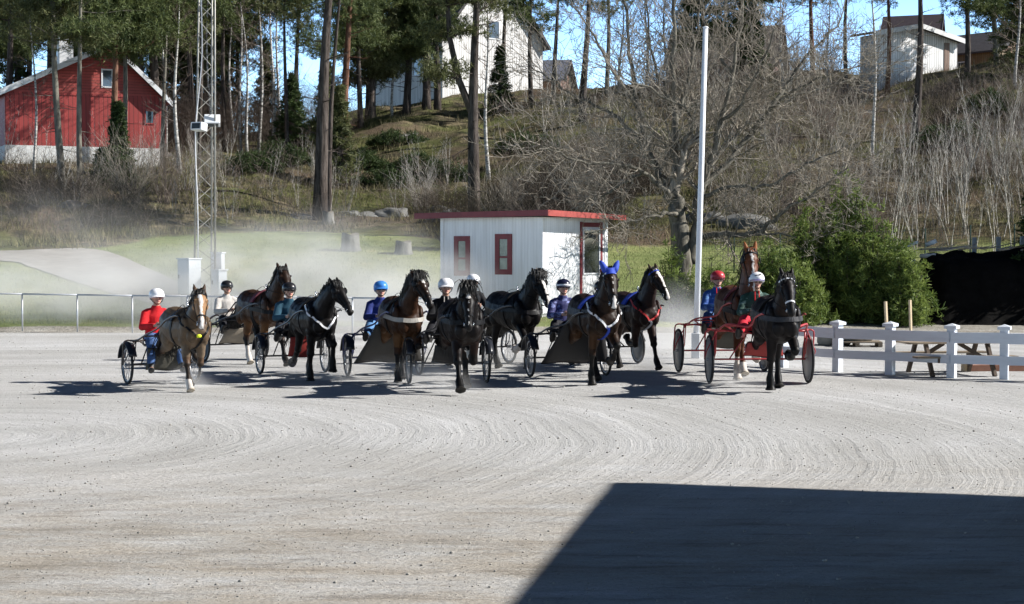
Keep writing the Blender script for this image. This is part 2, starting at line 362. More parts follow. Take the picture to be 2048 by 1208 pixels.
for i in range(len(A) - 1):
    for k in range(NW): q = i * (NW + 1) + k; mb.f.append((q, q + NW + 1, q + NW + 2, q + 1))
tag(mb.build('path', mat('path_gravel', (.30, .285, .265), .95, .18, 1.6, .02), smooth=True, fix=True), None, None, kind='structure')

# ------------------------------------------------------------------ materials used all over
M_white = mat('white_paint', (.70, .71, .72), .5, .08, 3)
M_boards = None
def boards(name, c, gap=.14, axis=0, dark=.45, var=.12, rough=.6):
    m, t, b = base(name); tc = nd(t, 'ShaderNodeTexCoord'); sp = nd(t, 'ShaderNodeSeparateXYZ'); t.links.new(tc.outputs['Object'], sp.inputs[0])
    a = nd(t, 'ShaderNodeMath', operation='ADD')
    if axis == 0: t.links.new(sp.outputs[0], a.inputs[0]); t.links.new(sp.outputs[1], a.inputs[1])
    else: t.links.new(sp.outputs[2], a.inputs[0]); a.inputs[1].default_value = 50
    d = nd(t, 'ShaderNodeMath', operation='DIVIDE'); t.links.new(a.outputs[0], d.inputs[0]); d.inputs[1].default_value = gap
    fr = nd(t, 'ShaderNodeMath', operation='FRACT'); t.links.new(d.outputs[0], fr.inputs[0])
    r = ramp(t, [(0, (dark,) * 3), (.13, (dark,) * 3), (.2, (1, 1, 1)), (1, (1, 1, 1))]); t.links.new(fr.outputs[0], r.inputs[0])
    fl = nd(t, 'ShaderNodeMath', operation='FLOOR'); t.links.new(d.outputs[0], fl.inputs[0]); wn = nd(t, 'ShaderNodeTexWhiteNoise', noise_dimensions='1D'); t.links.new(fl.outputs[0], wn.inputs[1])
    g = ramp(t, [(0, (1 - var,) * 3), (1, (1 + var,) * 3)]); t.links.new(wn.outputs[0], g.inputs[0])
    st = noi(t, mapping(t, tc.outputs['Object'], (6, 6, .5)), 1, 4, .6); g2 = ramp(t, [(.3, (.88, .87, .86)), (.6, (1.04, 1.04, 1.04))]); t.links.new(st, g2.inputs[0])
    col = mixc(t, 1, mixc(t, 1, mixc(t, 1, c, r.outputs[0], 'MULTIPLY'), g.outputs[0], 'MULTIPLY'), g2.outputs[0], 'MULTIPLY')
    t.links.new(col, b.inputs['Base Color']); b.inputs['Roughness'].default_value = rough
    h = nd(t, 'ShaderNodeMath', operation='GREATER_THAN'); t.links.new(fr.outputs[0], h.inputs[0]); h.inputs[1].default_value = .17
    bump(t, b, h.outputs[0], .8, .015); return m
M_wb = boards('white_boards', (.72, .71, .70), .22); M_kb = boards('kiosk_boards', (.74, .75, .76), .11, dark=.9, var=.02); M_rb = boards('red_boards', (.30, .035, .03), .24); M_rh = boards('red_lap_boards', (.33, .05, .04), .16, 1); M_bb = boards('brown_boards', (.16, .085, .05), .2)
M_roofg = boards('grey_roof_tiles', (.13, .12, .115), .32, 1, .6); M_roofd = mat('dark_roof', (.06, .055, .06), .8, .25, 3)
M_glass = mat('window_glass', (.05, .06, .065), .08, .3, 2, spec=.8); M_redp = mat('red_trim', (.17, .026, .03), .5, .15, 6); M_conc = mat('concrete', (.42, .42, .42), .9, .15, 5)
M_blueglass = mat('curtained_glass', (.20, .24, .20), .15, .35, 3, spec=.8)
def window(parent, x0, x1, z0, z1, plane, face, fm, gm, fw=.07, mid=None, name='window'):
    """plane 'y' : on the wall y=face, looking to -y; 'x': on the wall x=face, looking to +x"""
    def bx(mb, a0, a1, b0, b1, o0, o1):
        if plane == 'y': mb.box(a0, a1, face - o1, face - o0, b0, b1)
        else: mb.box(face + o0, face + o1, a0, a1, b0, b1)
    mb = MB(); bx(mb, x0, x0 + fw, z0, z1, -.02, .035); bx(mb, x1 - fw, x1, z0, z1, -.02, .035); bx(mb, x0 + fw, x1 - fw, z0, z0 + fw, -.02, .035); bx(mb, x0 + fw, x1 - fw, z1 - fw, z1, -.02, .035)
    if mid: bx(mb, x0 + fw, x1 - fw, z0 + mid - .03, z0 + mid + .03, -.02, .03)
    o = mb.build(name, fm, parent)
    mb = MB(); bx(mb, x0 + fw, x1 - fw, z0 + fw, z1 - fw, -.01, .008); mb.build('pane', gm, o); return o
def house(name, cpx, d, phi, L, W, wh, rh, ridge, wm, gm, rm, vm, zf, label, cat, fz=0, fm=None, over=.45, z=None, group=None):
    c = at(cpx, d)
    if z is not None: c.z = z
    o = empty(name, c, -(math.pi / 2 - R(phi))); tag(o, label, cat, group)
    mb = MB(); mb.box(-L, 0, 0, W, -2.5, fz); 
    if fz: mb.build('foundation', fm, o)
    mb = MB(); mb.box(-L, -.004, .004, W - .004, fz if fz else -2.5, wh); mb.build('wall', wm, o)
    yr = W * ridge; 
    for xg in (-.16, -L): mb = MB(); mb.prism([(xg, 0, wh + .002), (xg, W, wh + .002), (xg, yr, wh + rh)], (.165, 0, 0)); mb.build('gable', gm, o)
    mb = MB(); th = .16
    for (ya, yb) in ((-over, yr), (W + over, yr)):
        s_ = rh / (yr if ya < 0 else W - yr); za = wh - over * s_ + .06
        mb.prism([(-L - over, ya, za), (-L - over, yb, wh + rh + .06), (-L - over, yb, wh + rh + .06 + th), (-L - over, ya, za + th)], (L + 2 * over, 0, 0))
    mb.build('roof', rm, o, fix=True)
    mb = MB()
    for (ya, yb) in ((-over - .02, yr), (W + over + .02, yr)):
        s_ = rh / (yr if ya < 0 else W - yr); za = wh - over * s_ + .06
        mb.prism([(over + .003, ya, za - .14), (over + .003, yb, wh + rh - .08), (over + .003, yb, wh + rh + .24), (over + .003, ya, za + .2)], (.05, 0, 0))
    mb.build('bargeboard', vm, o, fix=True)
    return o
M_found = mat('painted_foundation', (.68, .68, .66), .8, .1, 2)
h = house('red_house', 13, 90, 25, 12, 8.6, 3.9, 2.75, .66, M_rb, M_rh, M_roofg, M_white, None, 'red boarded house with white bargeboards and grey tiled roof behind the pines', 'house', 1.05, M_found)
window(h, 5.2, 5.85, 4.35, 5.4, 'x', .005, M_white, M_glass, .08); window(h, 7.6, 8.15, 2.4, 3.2, 'x', .005, M_rb, M_glass, .07)
mb = MB(); mb.box(.0, .03, .02, 8.56, 3.86, 3.96); mb.build('trim_board', M_rb, h)
mb = MB(); mb.box(-7, -6.2, 4, 4.8, 5.4, 8.2); mb.build('chimney', M_white, h)
h = house('white_house', 885, 128, 35, 11.5, 9.6, 6.3, 6.2, .5, M_wb, M_wb, M_roofd, M_roofd, None, 'tall white boarded house with steep dark gable on top of the hill', 'house', z=12.4)
window(h, -4.3, -3.0, 3.4, 5.0, 'y', .0, M_white, M_glass, .12); window(h, -8.6, -7.4, 3.4, 5.0, 'y', .0, M_white, M_glass, .12); window(h, 4.2, 5.4, 6.3, 7.8, 'x', .005, M_white, M_glass, .1)
h = house('brown_house', 1120, 139, 80, 9, 7, 3.2, 1.8, .5, M_bb, M_bb, mat('slate_roof', (.13, .14, .18), .7, .15, 3), M_roofd, None, 'low brown house with slate blue roof right of the tall white house', 'house', z=13.2)
window(h, -6, -4.6, 1.4, 2.5, 'y', 0, M_white, M_glass, .1); window(h, 1.5, 2.7, 1.4, 2.5, 'x', .005, M_white, M_glass, .1)
h = house('dark_roofed_house', 1545, 140, 75, 9, 9, 2.6, 3.6, .5, M_bb, M_bb, mat('shingle_roof', (.11, .10, .09), .85, .3, 4), M_roofd, None, 'house with large dark shingle roof behind the big bare tree', 'house', z=15.2)
window(h, -5, -3.6, 1.3, 2.5, 'y', 0, M_white, M_glass, .1)
h = house('white_shed', 1744, 112, 32, 1.3, 8.0, 3.5, .75, .5, M_wb, M_wb, M_roofd, M_white, None, 'white boarded shed with low pitched white fascia on the right hilltop', 'shed', z=13.2)
mb = MB(); mb.box(.005, .04, 6.7, 7.2, 0, 3.4); mb.build('corner_board', M_bb, h)
house('hip_roofed_house', 1862, 138, 70, 4.2, 8, 3, 4.0, .5, M_bb, M_bb, mat('plum_roof', (.075, .055, .06), .85, .2, 4), M_roofd, None, 'house with steep plum brown roof rising behind the white shed', 'house', z=15.0)
h = house('yellow_brown_house', 1990, 142, 40, 9, 8, 4.6, 2, .5, boards('ochre_boards', (.20, .13, .06), .2), M_bb, M_roofd, M_roofd, None, 'ochre brown house with black roof in the top right corner', 'house', z=14.6)
window(h, -4, -2.8, 2.6, 3.9, 'y', 0, M_white, M_glass, .1)

# ------------------------------------------------------------------ judges' kiosk
kc = at(1085, 50); kc.z = .42
k = empty('kiosk', kc, -R(34.8)); tag(k, 'small white boarded kiosk with flat red edged roof on the lawn', 'kiosk')
KL, KW, KH = 3.85, 3.75, 2.93
mb = MB(); mb.box(-KL, 0, 0, KW, 0, KH); mb.build('wall', M_kb, k)
mb = MB(); mb.box(-KL + .04, -.04, .04, KW - .04, -.6, -.002); mb.build('plinth', M_conc, k)
mb = MB(); mb.prism([(-KL - .6, -.55, KH + .02), (.55, -.55, KH + .06), (.55, KW + .2, KH - .02), (-KL - .6, KW + .2, KH - .05)], (0, 0, .1)); r = mb.build('roof', mat('soffit', (.5, .49, .47), .8, .1), k, fix=True)
mb = MB(); 
mb.prism([(-KL - .63, -.58, KH - .03), (.58, -.58, KH + .02), (.58, -.58, KH + .20), (-KL - .63, -.58, KH + .15)], (0, .03, 0)); mb.build('fascia', M_redp, r, fix=True)
mb = MB(); mb.prism([(.552, -.55, KH + .02), (.552, KW + .2, KH - .06), (.552, KW + .2, KH + .10), (.552, -.55, KH + .20)], (.03, 0, 0)); mb.build('fascia', mat('red_fascia_lit', (.30, .05, .04), .6, .2, 5), r, fix=True)  # brighter copy of the trim red, sunlight on this side put into the colour
mb = MB(); mb.prism([(-KL - .6, -.55, KH + .125), (.55, -.55, KH + .17), (.55, KW + .2, KH + .08), (-KL - .6, KW + .2, KH + .055)], (0, 0, .03)); mb.build('roof_felt', M_roofd, r, fix=True)
for x0, x1, z0, z1, g in ((-3.33, -2.72, 1.12, 2.36, 0), (-1.75, -1.12, 1.17, 2.42, 1)):
    wn = window(k, x0, x1, z0, z1, 'y', 0, M_redp, M_blueglass, .16, .54)
for (x0, x1) in ((-KL - .02, -KL + .1), (-.1, .02)):
    mb = MB(); mb.box(x0, x1, -.022, -.002, 0, KH - .02); mb.build('corner_board', M_white, k)
mb = MB(); mb.box(.002, .03, 2.1, 2.22, 0, KH - .12); mb.build('door_post', M_redp, k)
mb = MB(); mb.box(.002, .03, 3.3, 3.42, 0, KH - .12); mb.build('door_post', M_redp, k)
mb = MB(); mb.box(.002, .028, 2.22, 3.3, KH - .28, KH - .14); mb.build('door_lintel', M_redp, k)
window(k, 2.26, 3.26, 1.15, 2.58, 'x', .004, M_white, mat('dark_glass', (.03, .034, .036), .06, .3, 2, spec=.9), .05)
mb = MB(); mb.box(.002, .026, 3.55, 3.74, 0, KH - .1); mb.build('corner_board', M_white, k)

# ------------------------------------------------------------------ white finish pole, fences
pb = G(1391, 716); pt = P(1411, 58, pb.y)
po = empty('finish_pole', pb); tag(po, 'tall slender white pole standing at the end of the white rail fence', 'pole')
dv = pt - pb
mb = MB(); mb.tube([(0, 0, -.1), dv * .5, dv], [.066, .062, .057], 12); mb.build('pole', mat('pole_paint', (.76, .77, .79), .4, .05, 3), po, smooth=True)
mb = MB(); mb.box(-.085, .085, -.085, .085, 0, .55); mb.build('base_sleeve', M_white, po, bevel=.01)
mb = MB(); mb.ball(dv + Vector((0, 0, .03)), (.066, .066, .035)); mb.build('cap', M_white, po, smooth=True)
fp = [G(*p) for p in ((1300, 708), (1391, 718), (1480, 727), (1567, 734), (1675, 744), (1780, 749), (1903, 756), (2008, 759), (2130, 763), (2260, 768))][2:]
fr_ = empty('white_fence', fp[0]); tag(fr_, 'white two rail timber fence with capped posts beside the track', 'fence')
loc = lambda p: Vector(p) - fr_.location
M_fence = mat('fence_paint', (.64, .68, .74), .55, .1, 2.5, stretch=(.4, .4, 3))
for i, p in enumerate(fp):
    q = loc(p); ang = math.atan2((fp[min(i + 1, len(fp) - 1)] - fp[max(i - 1, 0)]).y, (fp[min(i + 1, len(fp) - 1)] - fp[max(i - 1, 0)]).x)
    M = Matrix.Translation(q) @ Matrix.Rotation(ang, 4, 'Z')
    mb = MB(); mb.box(-.075, .075, -.075, .075, -.05, .93, M); ob = mb.build('post', M_fence, fr_)
    mb = MB(); mb.box(-.115, .115, -.115, .115, .932, .985, M); mb.add([M @ Vector(v) for v in ((-.115, -.115, .985), (.115, -.115, .985), (.115, .115, .985), (-.115, .115, .985), (0, 0, 1.03))], [(0, 1, 4), (1, 2, 4), (2, 3, 4), (3, 0, 4)]); mb.build('post_cap', M_fence, ob)
for i in range(len(fp) - 1):
    a, b_ = loc(fp[i]), loc(fp[i + 1]); t_ = (b_ - a).normalized(); n_ = Vector((t_.y, -t_.x, 0)) * .095
    for z0, hh in ((.77, .20), (.36, .165)):
        s_ = random.uniform(-.008, .008); mb = MB(); mb.bar(a + n_ + Vector((0, 0, z0 + s_)), b_ + n_ - t_ * .006 + Vector((0, 0, z0 - s_)), .03, hh); mb.build('rail', M_fence, fr_)
M_galv = mat('galvanised_pipe', (.45, .47, .5), .4, .15, 4, metal=.3)
lp = [G(x, 661 + .018 * x) for x in range(-65, 1000, 110)]
lf = empty('pipe_fence', lp[0]); tag(lf, 'low grey pipe rail fence along the far edge of the track', 'fence')
loc2 = lambda p: Vector(p) - lf.location
for p in lp: mb = MB(); mb.tube([loc2(p) + Vector((0, 0, -.1)), loc2(p) + Vector((0, 0, 1.04))], .023, 8); mb.build('post', M_galv, lf, smooth=True)
for a, b_ in zip(lp, lp[1:]): mb = MB(); mb.tube([loc2(a) + Vector((0, 0, 1.06)), loc2(b_) + Vector((0, 0, 1.06))], .024, 8); mb.build('rail', M_galv, lf, smooth=True)
M_gpost = mat('green_metal', (.03, .06, .045), .5, .2)
wp = [at(u, d) for u, d in ((1380, 60.5), (1468, 60.5), (1560, 60.5), (1650, 61), (1745, 61), (1850, 61.5), (1940, 62), (2028, 62), (2120, 62))]
wf = empty('wire_fence', wp[0]); tag(wf, 'dark green wire mesh fence at the foot of the right bank', 'fence')
for p in wp: mb = MB(); q = p - wp[0]; mb.tube([q + Vector((0, 0, -.1)), q + Vector((0, 0, 1.5))], .03, 6); mb.build('post', M_gpost, wf)
A, B = [], []
for a, b_ in zip(wp, wp[1:]):
    a = a - wp[0]; b_ = b_ - wp[0]
    for kz in range(9): A.append(a + Vector((0, 0, .1 + kz * .17))); B.append(b_ + Vector((0, 0, .1 + kz * .17)))
    n = 16
    for j in range(n): q = a.lerp(b_, j / n); A.append(q + Vector((0, 0, .05))); B.append(q + Vector((0, 0, 1.48)))
link('mesh_panel', np_mesh('mesh_panel', *sticks([tuple(p) for p in A], [tuple(p) for p in B], .004, .004)), M_gpost, wf)

# ------------------------------------------------------------------ lattice mast with cabinets
tb = at(413, 50.5); mast = empty('lattice_mast', tb); tag(mast, 'tall grey steel lattice mast with floodlights behind the pipe fence', 'mast')
M_steel = mat('mast_steel', (.30, .29, .26), .5, .2, 6, metal=.3); HM = 14.5
def leg(i, z):
    r_ = .40 - .16 * z / HM; a = R(80 + 120 * i); return Vector((r_ * math.cos(a) + .012 * z, r_ * math.sin(a), z))
for i in range(3): mb = MB(); mb.tube([leg(i, 0), leg(i, HM)], [.032, .024], 6); mb.build('leg', M_steel, mast, smooth=True)
for i in range(3):
    mb = MB(); z = .3; j = 0
    while z < HM - .3:
        st = .46; a = leg(i, z); b_ = leg((i + 1) % 3, z + st); 
        if j % 2: a, b_ = leg((i + 1) % 3, z), leg(i, z + st)
        mb.tube([a, b_], .011, 5); z += st; j += 1
    mb.build('bracing', M_steel, mast)
mb = MB(); mb.tube(spline([(-.22, -.25, .4), (-.2, -.28, 3), (-.26, -.26, 5.6), (-.05, -.22, 8), (-.1, -.2, 11), (.02, -.2, 14)], 5), .02, 5); mb.build('cable', mat('white_cable', (.62, .62, .62), .5), mast, smooth=True)
def flood(p, rz, tilt, sc_):
    M = Matrix.Translation(p) @ Matrix.Rotation(rz, 4, 'Z') @ Matrix.Rotation(tilt, 4, 'X')
    mb = MB(); mb.box(-.2 * sc_, .2 * sc_, -.16, .16, -.12, .12, M); o = mb.build('floodlight', M_white, mast, bevel=.02)
    mb = MB(); mb.box(-.15 * sc_, .15 * sc_, -.167, -.161, -.085, .085, M); mb.build('lens', M_glass, o)
    mb = MB(); mb.tube([p, Vector((.07, 0, p.z - .05))], .02, 5); mb.build('bracket', M_steel, o)
flood(Vector((-.12, -.42, 5.77)), R(-25), R(-8), 1.0); flood(Vector((.22, -.1, 5.98)), R(10), R(60), 1.2)
mb = MB(); mb.box(-.55, .6, -.5, .5, -.4, .22); mb.build('concrete_base', M_conc, mast, bevel=.02)
M_cab = mat('cabinet_grey', (.55, .58, .60), .45, .07, 3)
def cabinet(x, y, wx, dy, z0, z1, rz, label, legs=True):
    o = empty('electrical_cabinet', tb + Vector((x, y, 0)), rz); tag(o, label, 'cabinet', 'cabinets at the foot of the mast')
    mb = MB(); mb.box(-wx / 2, wx / 2, -dy / 2, dy / 2, z0, z1); mb.build('body', M_cab, o, bevel=.012)
    mb = MB(); mb.box(-wx / 2 - .03, wx / 2 + .03, -dy / 2 - .03, dy / 2 + .03, z1 + .002, z1 + .04); mb.build('lid', M_cab, o)
    mb = MB(); mb.box(-wx / 2 + .04, wx / 2 - .04, -dy / 2 - .014, -dy / 2 - .001, z0 + .05, z1 - .05); dd = mb.build('door', M_cab, o)
    mb = MB(); mb.box(-wx / 2 + .07, -wx / 2 + .1, -dy / 2 - .04, -dy / 2 - .015, (z0 + z1) / 2 - .06, (z0 + z1) / 2 + .06); mb.build('handle', mat('dark_handle', (.05, .05, .05), .4), dd)
    if z0 > .1:
        mb = MB(); mb.box(-wx / 2 + .06, wx / 2 - .06, -dy / 2 + .06, dy / 2 - .06, 0, z0 - .002); mb.build('pedestal', M_conc, o)
cabinet(-.42, -.55, .52, .48, .72, 1.76, R(-38), 'large pale grey metal cabinet, tallest and leftmost at the mast foot')
cabinet(.30, .30, .34, .3, .6, 1.94, R(-12), 'narrow tall pale cabinet standing just behind the mast')
cabinet(.46, -.42, .34, .34, .7, 1.42, R(-38), 'smallest pale cabinet at the right of the mast foot')

# ------------------------------------------------------------------ picnic table, tyres, pallet, stakes, mound
M_wood = mat('weathered_wood', (.24, .19, .135), .85, .3, 8, .004, stretch=(1, 6, 6)); M_woodd = mat('dark_stained_wood', (.085, .06, .042), .8, .3, 8, stretch=(6, 6, 1)); M_pw = mat('pale_timber', (.55, .43, .28), .8, .2, 8, stretch=(6, 6, 1))
ta = G(1862, 756); tb2 = G(1978, 752)
tm = (ta + tb2) / 2; tm = Vector((tm.x, (8250 / (753 - 490)) + .5, 0)); pt_ = empty('picnic_table', tm, R(8)); pt_.scale = (1, 1, .87); tag(pt_, 'weathered wooden picnic table with fixed benches behind the white fence', 'table')
for k_ in range(5): mb = MB(); mb.box(-1.0, 1.0, -.36 + k_ * .147, -.36 + k_ * .147 + .138, .70, .74); mb.build('tabletop_plank', M_wood, pt_)
for s_ in (-1, 1): mb = MB(); mb.box(-1.0, 1.0, s_ * .68 - .13, s_ * .68 + .13, .42, .46); mb.build('bench', M_wood, pt_)
for x in (-.62, .62):
    for s_ in (-1, 1): mb = MB(); mb.bar((x, s_ * .62, 0), (x, s_ * .25, .70), .06, .1, (0, 1, 0)); mb.build('leg', M_woodd, pt_)
    mb = MB(); mb.box(x + .034, x + .075, -.8, .8, .32, .42); mb.build('crossbeam', M_woodd, pt_)
    mb = MB(); mb.bar((x * .95, 0, .40), (x * .25, 0, .69), .05, .08); mb.build('brace', M_woodd, pt_)
def ty(px, py, d0, r_, label, tiltx=0, z=0):
    p = G(px, py); o = empty('tyre', p + Vector((0, 0, z))); tag(o, label, 'tyre', 'pale tyres lying by the bushes')
    mb = MB(); prof = [(r_ * .58, .02), (r_ * .9, 0), (r_, .06), (r_, .19), (r_ * .9, .24), (r_ * .58, .22)]
    n = 26; v = []; f = []
    for (rr, zz) in prof:
        for k_ in range(n): v.append(Vector((rr * math.cos(2 * math.pi * k_ / n), rr * math.sin(2 * math.pi * k_ / n), zz)))
    for i in range(len(prof)):
        for k_ in range(n): f.append((i * n + k_, i * n + (k_ + 1) % n, ((i + 1) % len(prof)) * n + (k_ + 1) % n, ((i + 1) % len(prof)) * n + k_))
    mb.add(v, f); mb.build('carcass', mat('dusty_rubber', (.25, .23, .19), .9, .2, 5, .01), o, smooth=True)
    mb = MB(); mb.torus((0, 0, .12), r_ * .6, .03, 26, 6, Matrix.Rotation(R(90), 4, 'X')); mb.build('bead', mat('rubber', (.02, .02, .02), .7), o, smooth=True)
ty(1668, 690, 0, .42, 'dusty tyre lying flat behind the white fence post by the bush')
pp = G(1712, 692); pal = empty('pallet', pp, R(-6)); tag(pal, 'grey wooden pallet lying behind the white fence by the bushes', 'pallet')
for k_ in range(6): mb = MB(); mb.box(-.6, .6, -.4 + k_ * .14, -.4 + k_ * .14 + .1, .10, .125); mb.build('deck_board', M_wood, pal)
for x in (-.55, 0, .55): mb = MB(); mb.box(x - .05, x + .05, -.4, .4, 0, .098); mb.build('bearer', M_wood, pal)
ty(1712, 691, 0, .42, 'dusty tyre lying on top of the wooden pallet', z=.127)
for px, y0, y1, lab in ((1771, 603, 686, 'pale wooden stake leaning left beside the bush'), (1820, 600, 672, 'upright pale wooden stake between bush and dark soil heap')):
    b_ = G(px + (4 if px < 1800 else 2), y1); t_ = P(px, y0, b_.y) - b_
    o = empty('wooden_stake', b_); tag(o, lab, 'stake', 'pale stakes by the bush'); mb = MB(); mb.bar((0, 0, -.1), t_, .06, .06, (.8, .6, 0)); mb.build('shaft', M_pw, o)
# soil heap
def heap():
    mb = MB(); nu, nv = 60, 20; c = at(2010, 53)
    for j in range(nv + 1):
        for i in range(nu + 1):
            x = -3.4 + 9.4 * i / nu; y = -2.2 + 5.2 * j / nv
            e = sstep(-3.35, -2.1, x) * (1 - sstep(4.5, 6, x)); h_ = e * sstep(-2.2, -.75, y) * (1 - .55 * sstep(1.2, 3, y)) * 2.2
            q = Vector((c.x + x, c.y + y, 0)); n_ = noise.fractal(Vector((x * .8, y * .8, 4)), 1, 2, 4)
            z = terr(q.x, q.y) - .12 + h_ * (.93 + .12 * n_) + .05 * noise.noise(Vector((x * 4, y * 4, 0))) * (h_ > .1)
            mb.v.append(Vector((x + .18 * n_ * e, y + .25 * noise.noise(Vector((x, h_ * 1.5, 2))) * e, z)))
    for j in range(nv):
        for i in range(nu): q = j * (nu + 1) + i; mb.f.append((q, q + 1, q + nu + 2, q + nu + 1))
    o = mb.build('soil_heap', mat('dark_shaded_soil', (.0045, .004, .0036), .95, .5, 3, .06, spec=.1), smooth=True); o.location = (c.x, c.y, 0)  # near-black soil colour also holds the shade lying on the heap
    return tag(o, 'dark flat topped heap of soil behind the picnic table', 'soil heap'), c
heapo, hc = heap()
M_twigp = mat('pale_dry_wood', (.36, .31, .25), .8, .2)
for k_ in range(9):
    x = random.uniform(-2, 1.5); b_ = hc + Vector((x, random.uniform(-.3, .5), 0)); b_.z = terr(b_.x, b_.y) + 2.1; o = empty('dry_branch', b_); tag(o, 'pale dry branch lying on top of the dark soil heap', 'branch', 'dry branches on the soil heap')
    a = random.uniform(-.4, .4); L_ = random.uniform(.8, 1.9); mb = MB(); q = [Vector((L_ * t_ - L_ / 2, a * (t_ - .5) + .06 * math.sin(6 * t_ + k_), .05 + .22 * t_ * random.uniform(.2, 1))) for t_ in (0, .3, .6, 1)]
    mb.tube(q, [.03, .026, .02, .01], 5); mb.build('stem', M_twigp, o, smooth=True); mb = MB(); mb.tube([q[1], q[1] + Vector((.3, .1, .2))], [.015, .006], 4); mb.build('twig', M_twigp, o)
for px, lab in ((1948, 'left'), (1996, 'middle'), (2044, 'right')):
    b_ = at(px, 55.5); b_.z = terr(b_.x, b_.y) + 1.3; o = empty('concrete_post', b_); tag(o, f'short pale post behind the soil heap, {"leftmost" if lab == "left" else lab if lab == "middle" else "rightmost"} of three', 'post', 'short posts behind the soil heap'); mb = MB(); mb.box(-.07, .07, -.07, .07, -1.2, .9); mb.build('shaft', M_conc, o, bevel=.01)
# tarp and pipes
jp = P(1838, 515, 54.5); tarp = None
mb = MB(); nu = 26
for j in range(nu + 1):
    for i in range(nu + 1):
        x, y = i / nu * 2 - 1, j / nu * 2 - 1; r_ = max(abs(x), abs(y)); z = (1 - r_ ** 3) * (.75 + .35 * noise.noise(Vector((x * 2.2, y * 2.2, 1)))) + .1 * noise.noise(Vector((x * 6, y * 6, 1)))
        mb.v.append(Vector((x * .95, y * .8, z - .25)))
for j in range(nu):
    for i in range(nu): q = j * (nu + 1) + i; mb.f.append((q, q + 1, q + nu + 2, q + nu + 1))
o = mb.build('tarpaulin', mat('blue_grey_tarp', (.17, .22, .27), .45, .3, 3), smooth=True); o.location = (jp.x, jp.y, terr(jp.x, jp.y) + 1.0); tag(o, 'crumpled blue grey tarpaulin on a pile beside the bushes', 'tarpaulin')
mb = MB(); mb.ball((0, 0, 0), (1.15, .9, 1.2), 16, 8); o = mb.build('rubble_pile', mat('rubble', (.13, .115, .10), .95, .4, 3, .08), smooth=True); o.location = (jp.x, jp.y + .1, terr(jp.x, jp.y) - .05); tag(o, 'rubble pile under the blue grey tarpaulin', 'pile')
for a, b_, lab in (((1800, 497), (1836, 484), 'white plastic pipe leaning left on the tarpaulin pile'), ((1852, 490), (1872, 482), 'short thick white pipe sticking out at the right of the tarpaulin'), ((1840, 512), (1872, 511), 'white pipe lying level below the short thick pipe')):
    p, q = P(*a, 54), P(*b_, 53.8); o = empty('plastic_pipe', p); tag(o, lab, 'pipe', 'white pipes on the pile'); mb = MB(); mb.tube([(0, 0, 0), q - p], .075 if 'thick' in lab else .05, 10); mb.build('tube', M_white, o, smooth=True)
bp = G(2010, 742); o = empty('timber_beam', bp, R(4)); tag(o, 'red brown beam lying on gravel right of the picnic table', 'beam'); mb = MB(); mb.box(-.75, .75, -.07, .07, 0, .13); mb.build('beam', mat('red_timber', (.30, .15, .10), .8, .2), o, bevel=.01); mb = MB(); mb.box(-.86, -.755, -.1, .1, 0, .2); mb.build('end_block', M_pw, o)

# ------------------------------------------------------------------ stand whose roof shades the foreground (right of the frame)
def solve_roof(px, py, h): 
    g_ = P(px, py, (CAMH * FPX) / (py - HZ)); g_.z = 0; return g_ + SV * (h / SV.z)
HR = 5.5; c0 = solve_roof(1220, 968, HR); c1 = solve_roof(2048, 1000, HR); c2 = solve_roof(1020, 1208, HR)
e1 = (c1 - c0).normalized(); e2 = (c2 - c0).normalized()
st = empty('grandstand', (0, 0, 0)); tag(st, 'grandstand with wide cantilevered roof beside the track', 'grandstand')
mb = MB(); mb.prism([c0, c0 + e1 * 16, c0 + e1 * 16 + e2 * 18, c0 + e2 * 18], (0, 0, -.3))
for k_ in range(30): q = c0 + e1 * (k_ * .5 + .3); rr_ = .02 + .13 * random.random() ** 2; mb.box(q.x - .2, q.x + .2, q.y - .02, q.y + .1, HR + .002, HR + rr_)
mb.build('roof', M_roofd, st, fix=True)
q0 = c0 + e1 * 4 + e2 * 4
mb = MB(); mb.prism([Vector((q.x, q.y, 0)) for q in (q0, q0 + e1 * 11, q0 + e1 * 11 + e2 * 13, q0 + e2 * 13)], (0, 0, HR - .302)); mb.build('wall', M_bb, st, fix=True)
# ------------------------------------------------------------------ vegetation
def bark(name, c0, c1, sc_=6, bmp=.03, stretch=(1, 1, .22)):
    m, t, b = base(name); tc = nd(t, 'ShaderNodeTexCoord'); n = noi(t, mapping(t, tc.outputs['Object'], stretch), sc_, 6, .7)
    r = ramp(t, [(.35, c0), (.62, c1)]); t.links.new(n, r.inputs[0]); t.links.new(r.outputs[0], b.inputs['Base Color']); b.inputs['Roughness'].default_value = .95; b.inputs['Specular IOR Level'].default_value = .1
    bump(t, b, n, 1, bmp); return m
M_pine = bark('pine_bark', (.022, .018, .016), (.12, .10, .088), 7, .07, (1, 1, .16)); M_pinered = bark('red_pine_bark', (.06, .03, .02), (.20, .11, .075)); M_grey = bark('grey_bark', (.07, .065, .055), (.21, .195, .16))
M_birch = bark('birch_bark', (.05, .045, .04), (.62, .60, .56), 3.2, .01, (1, 1, 2.6)); M_twig = bark('twig_bark', (.05, .038, .032), (.15, .12, .10), 4, 0); M_twigred = bark('red_twigs', (.11, .085, .07), (.28, .235, .20), 4, 0)
M_bush = bark('bush_twigs', (.13, .115, .09), (.36, .32, .265), 4, 0); M_sap = bark('sapling_bark', (.17, .155, .135), (.54, .51, .46), 4, 0, (1, 1, 2)); M_darktw = bark('dark_brush', (.03, .025, .02), (.085, .07, .055), 2, 0)
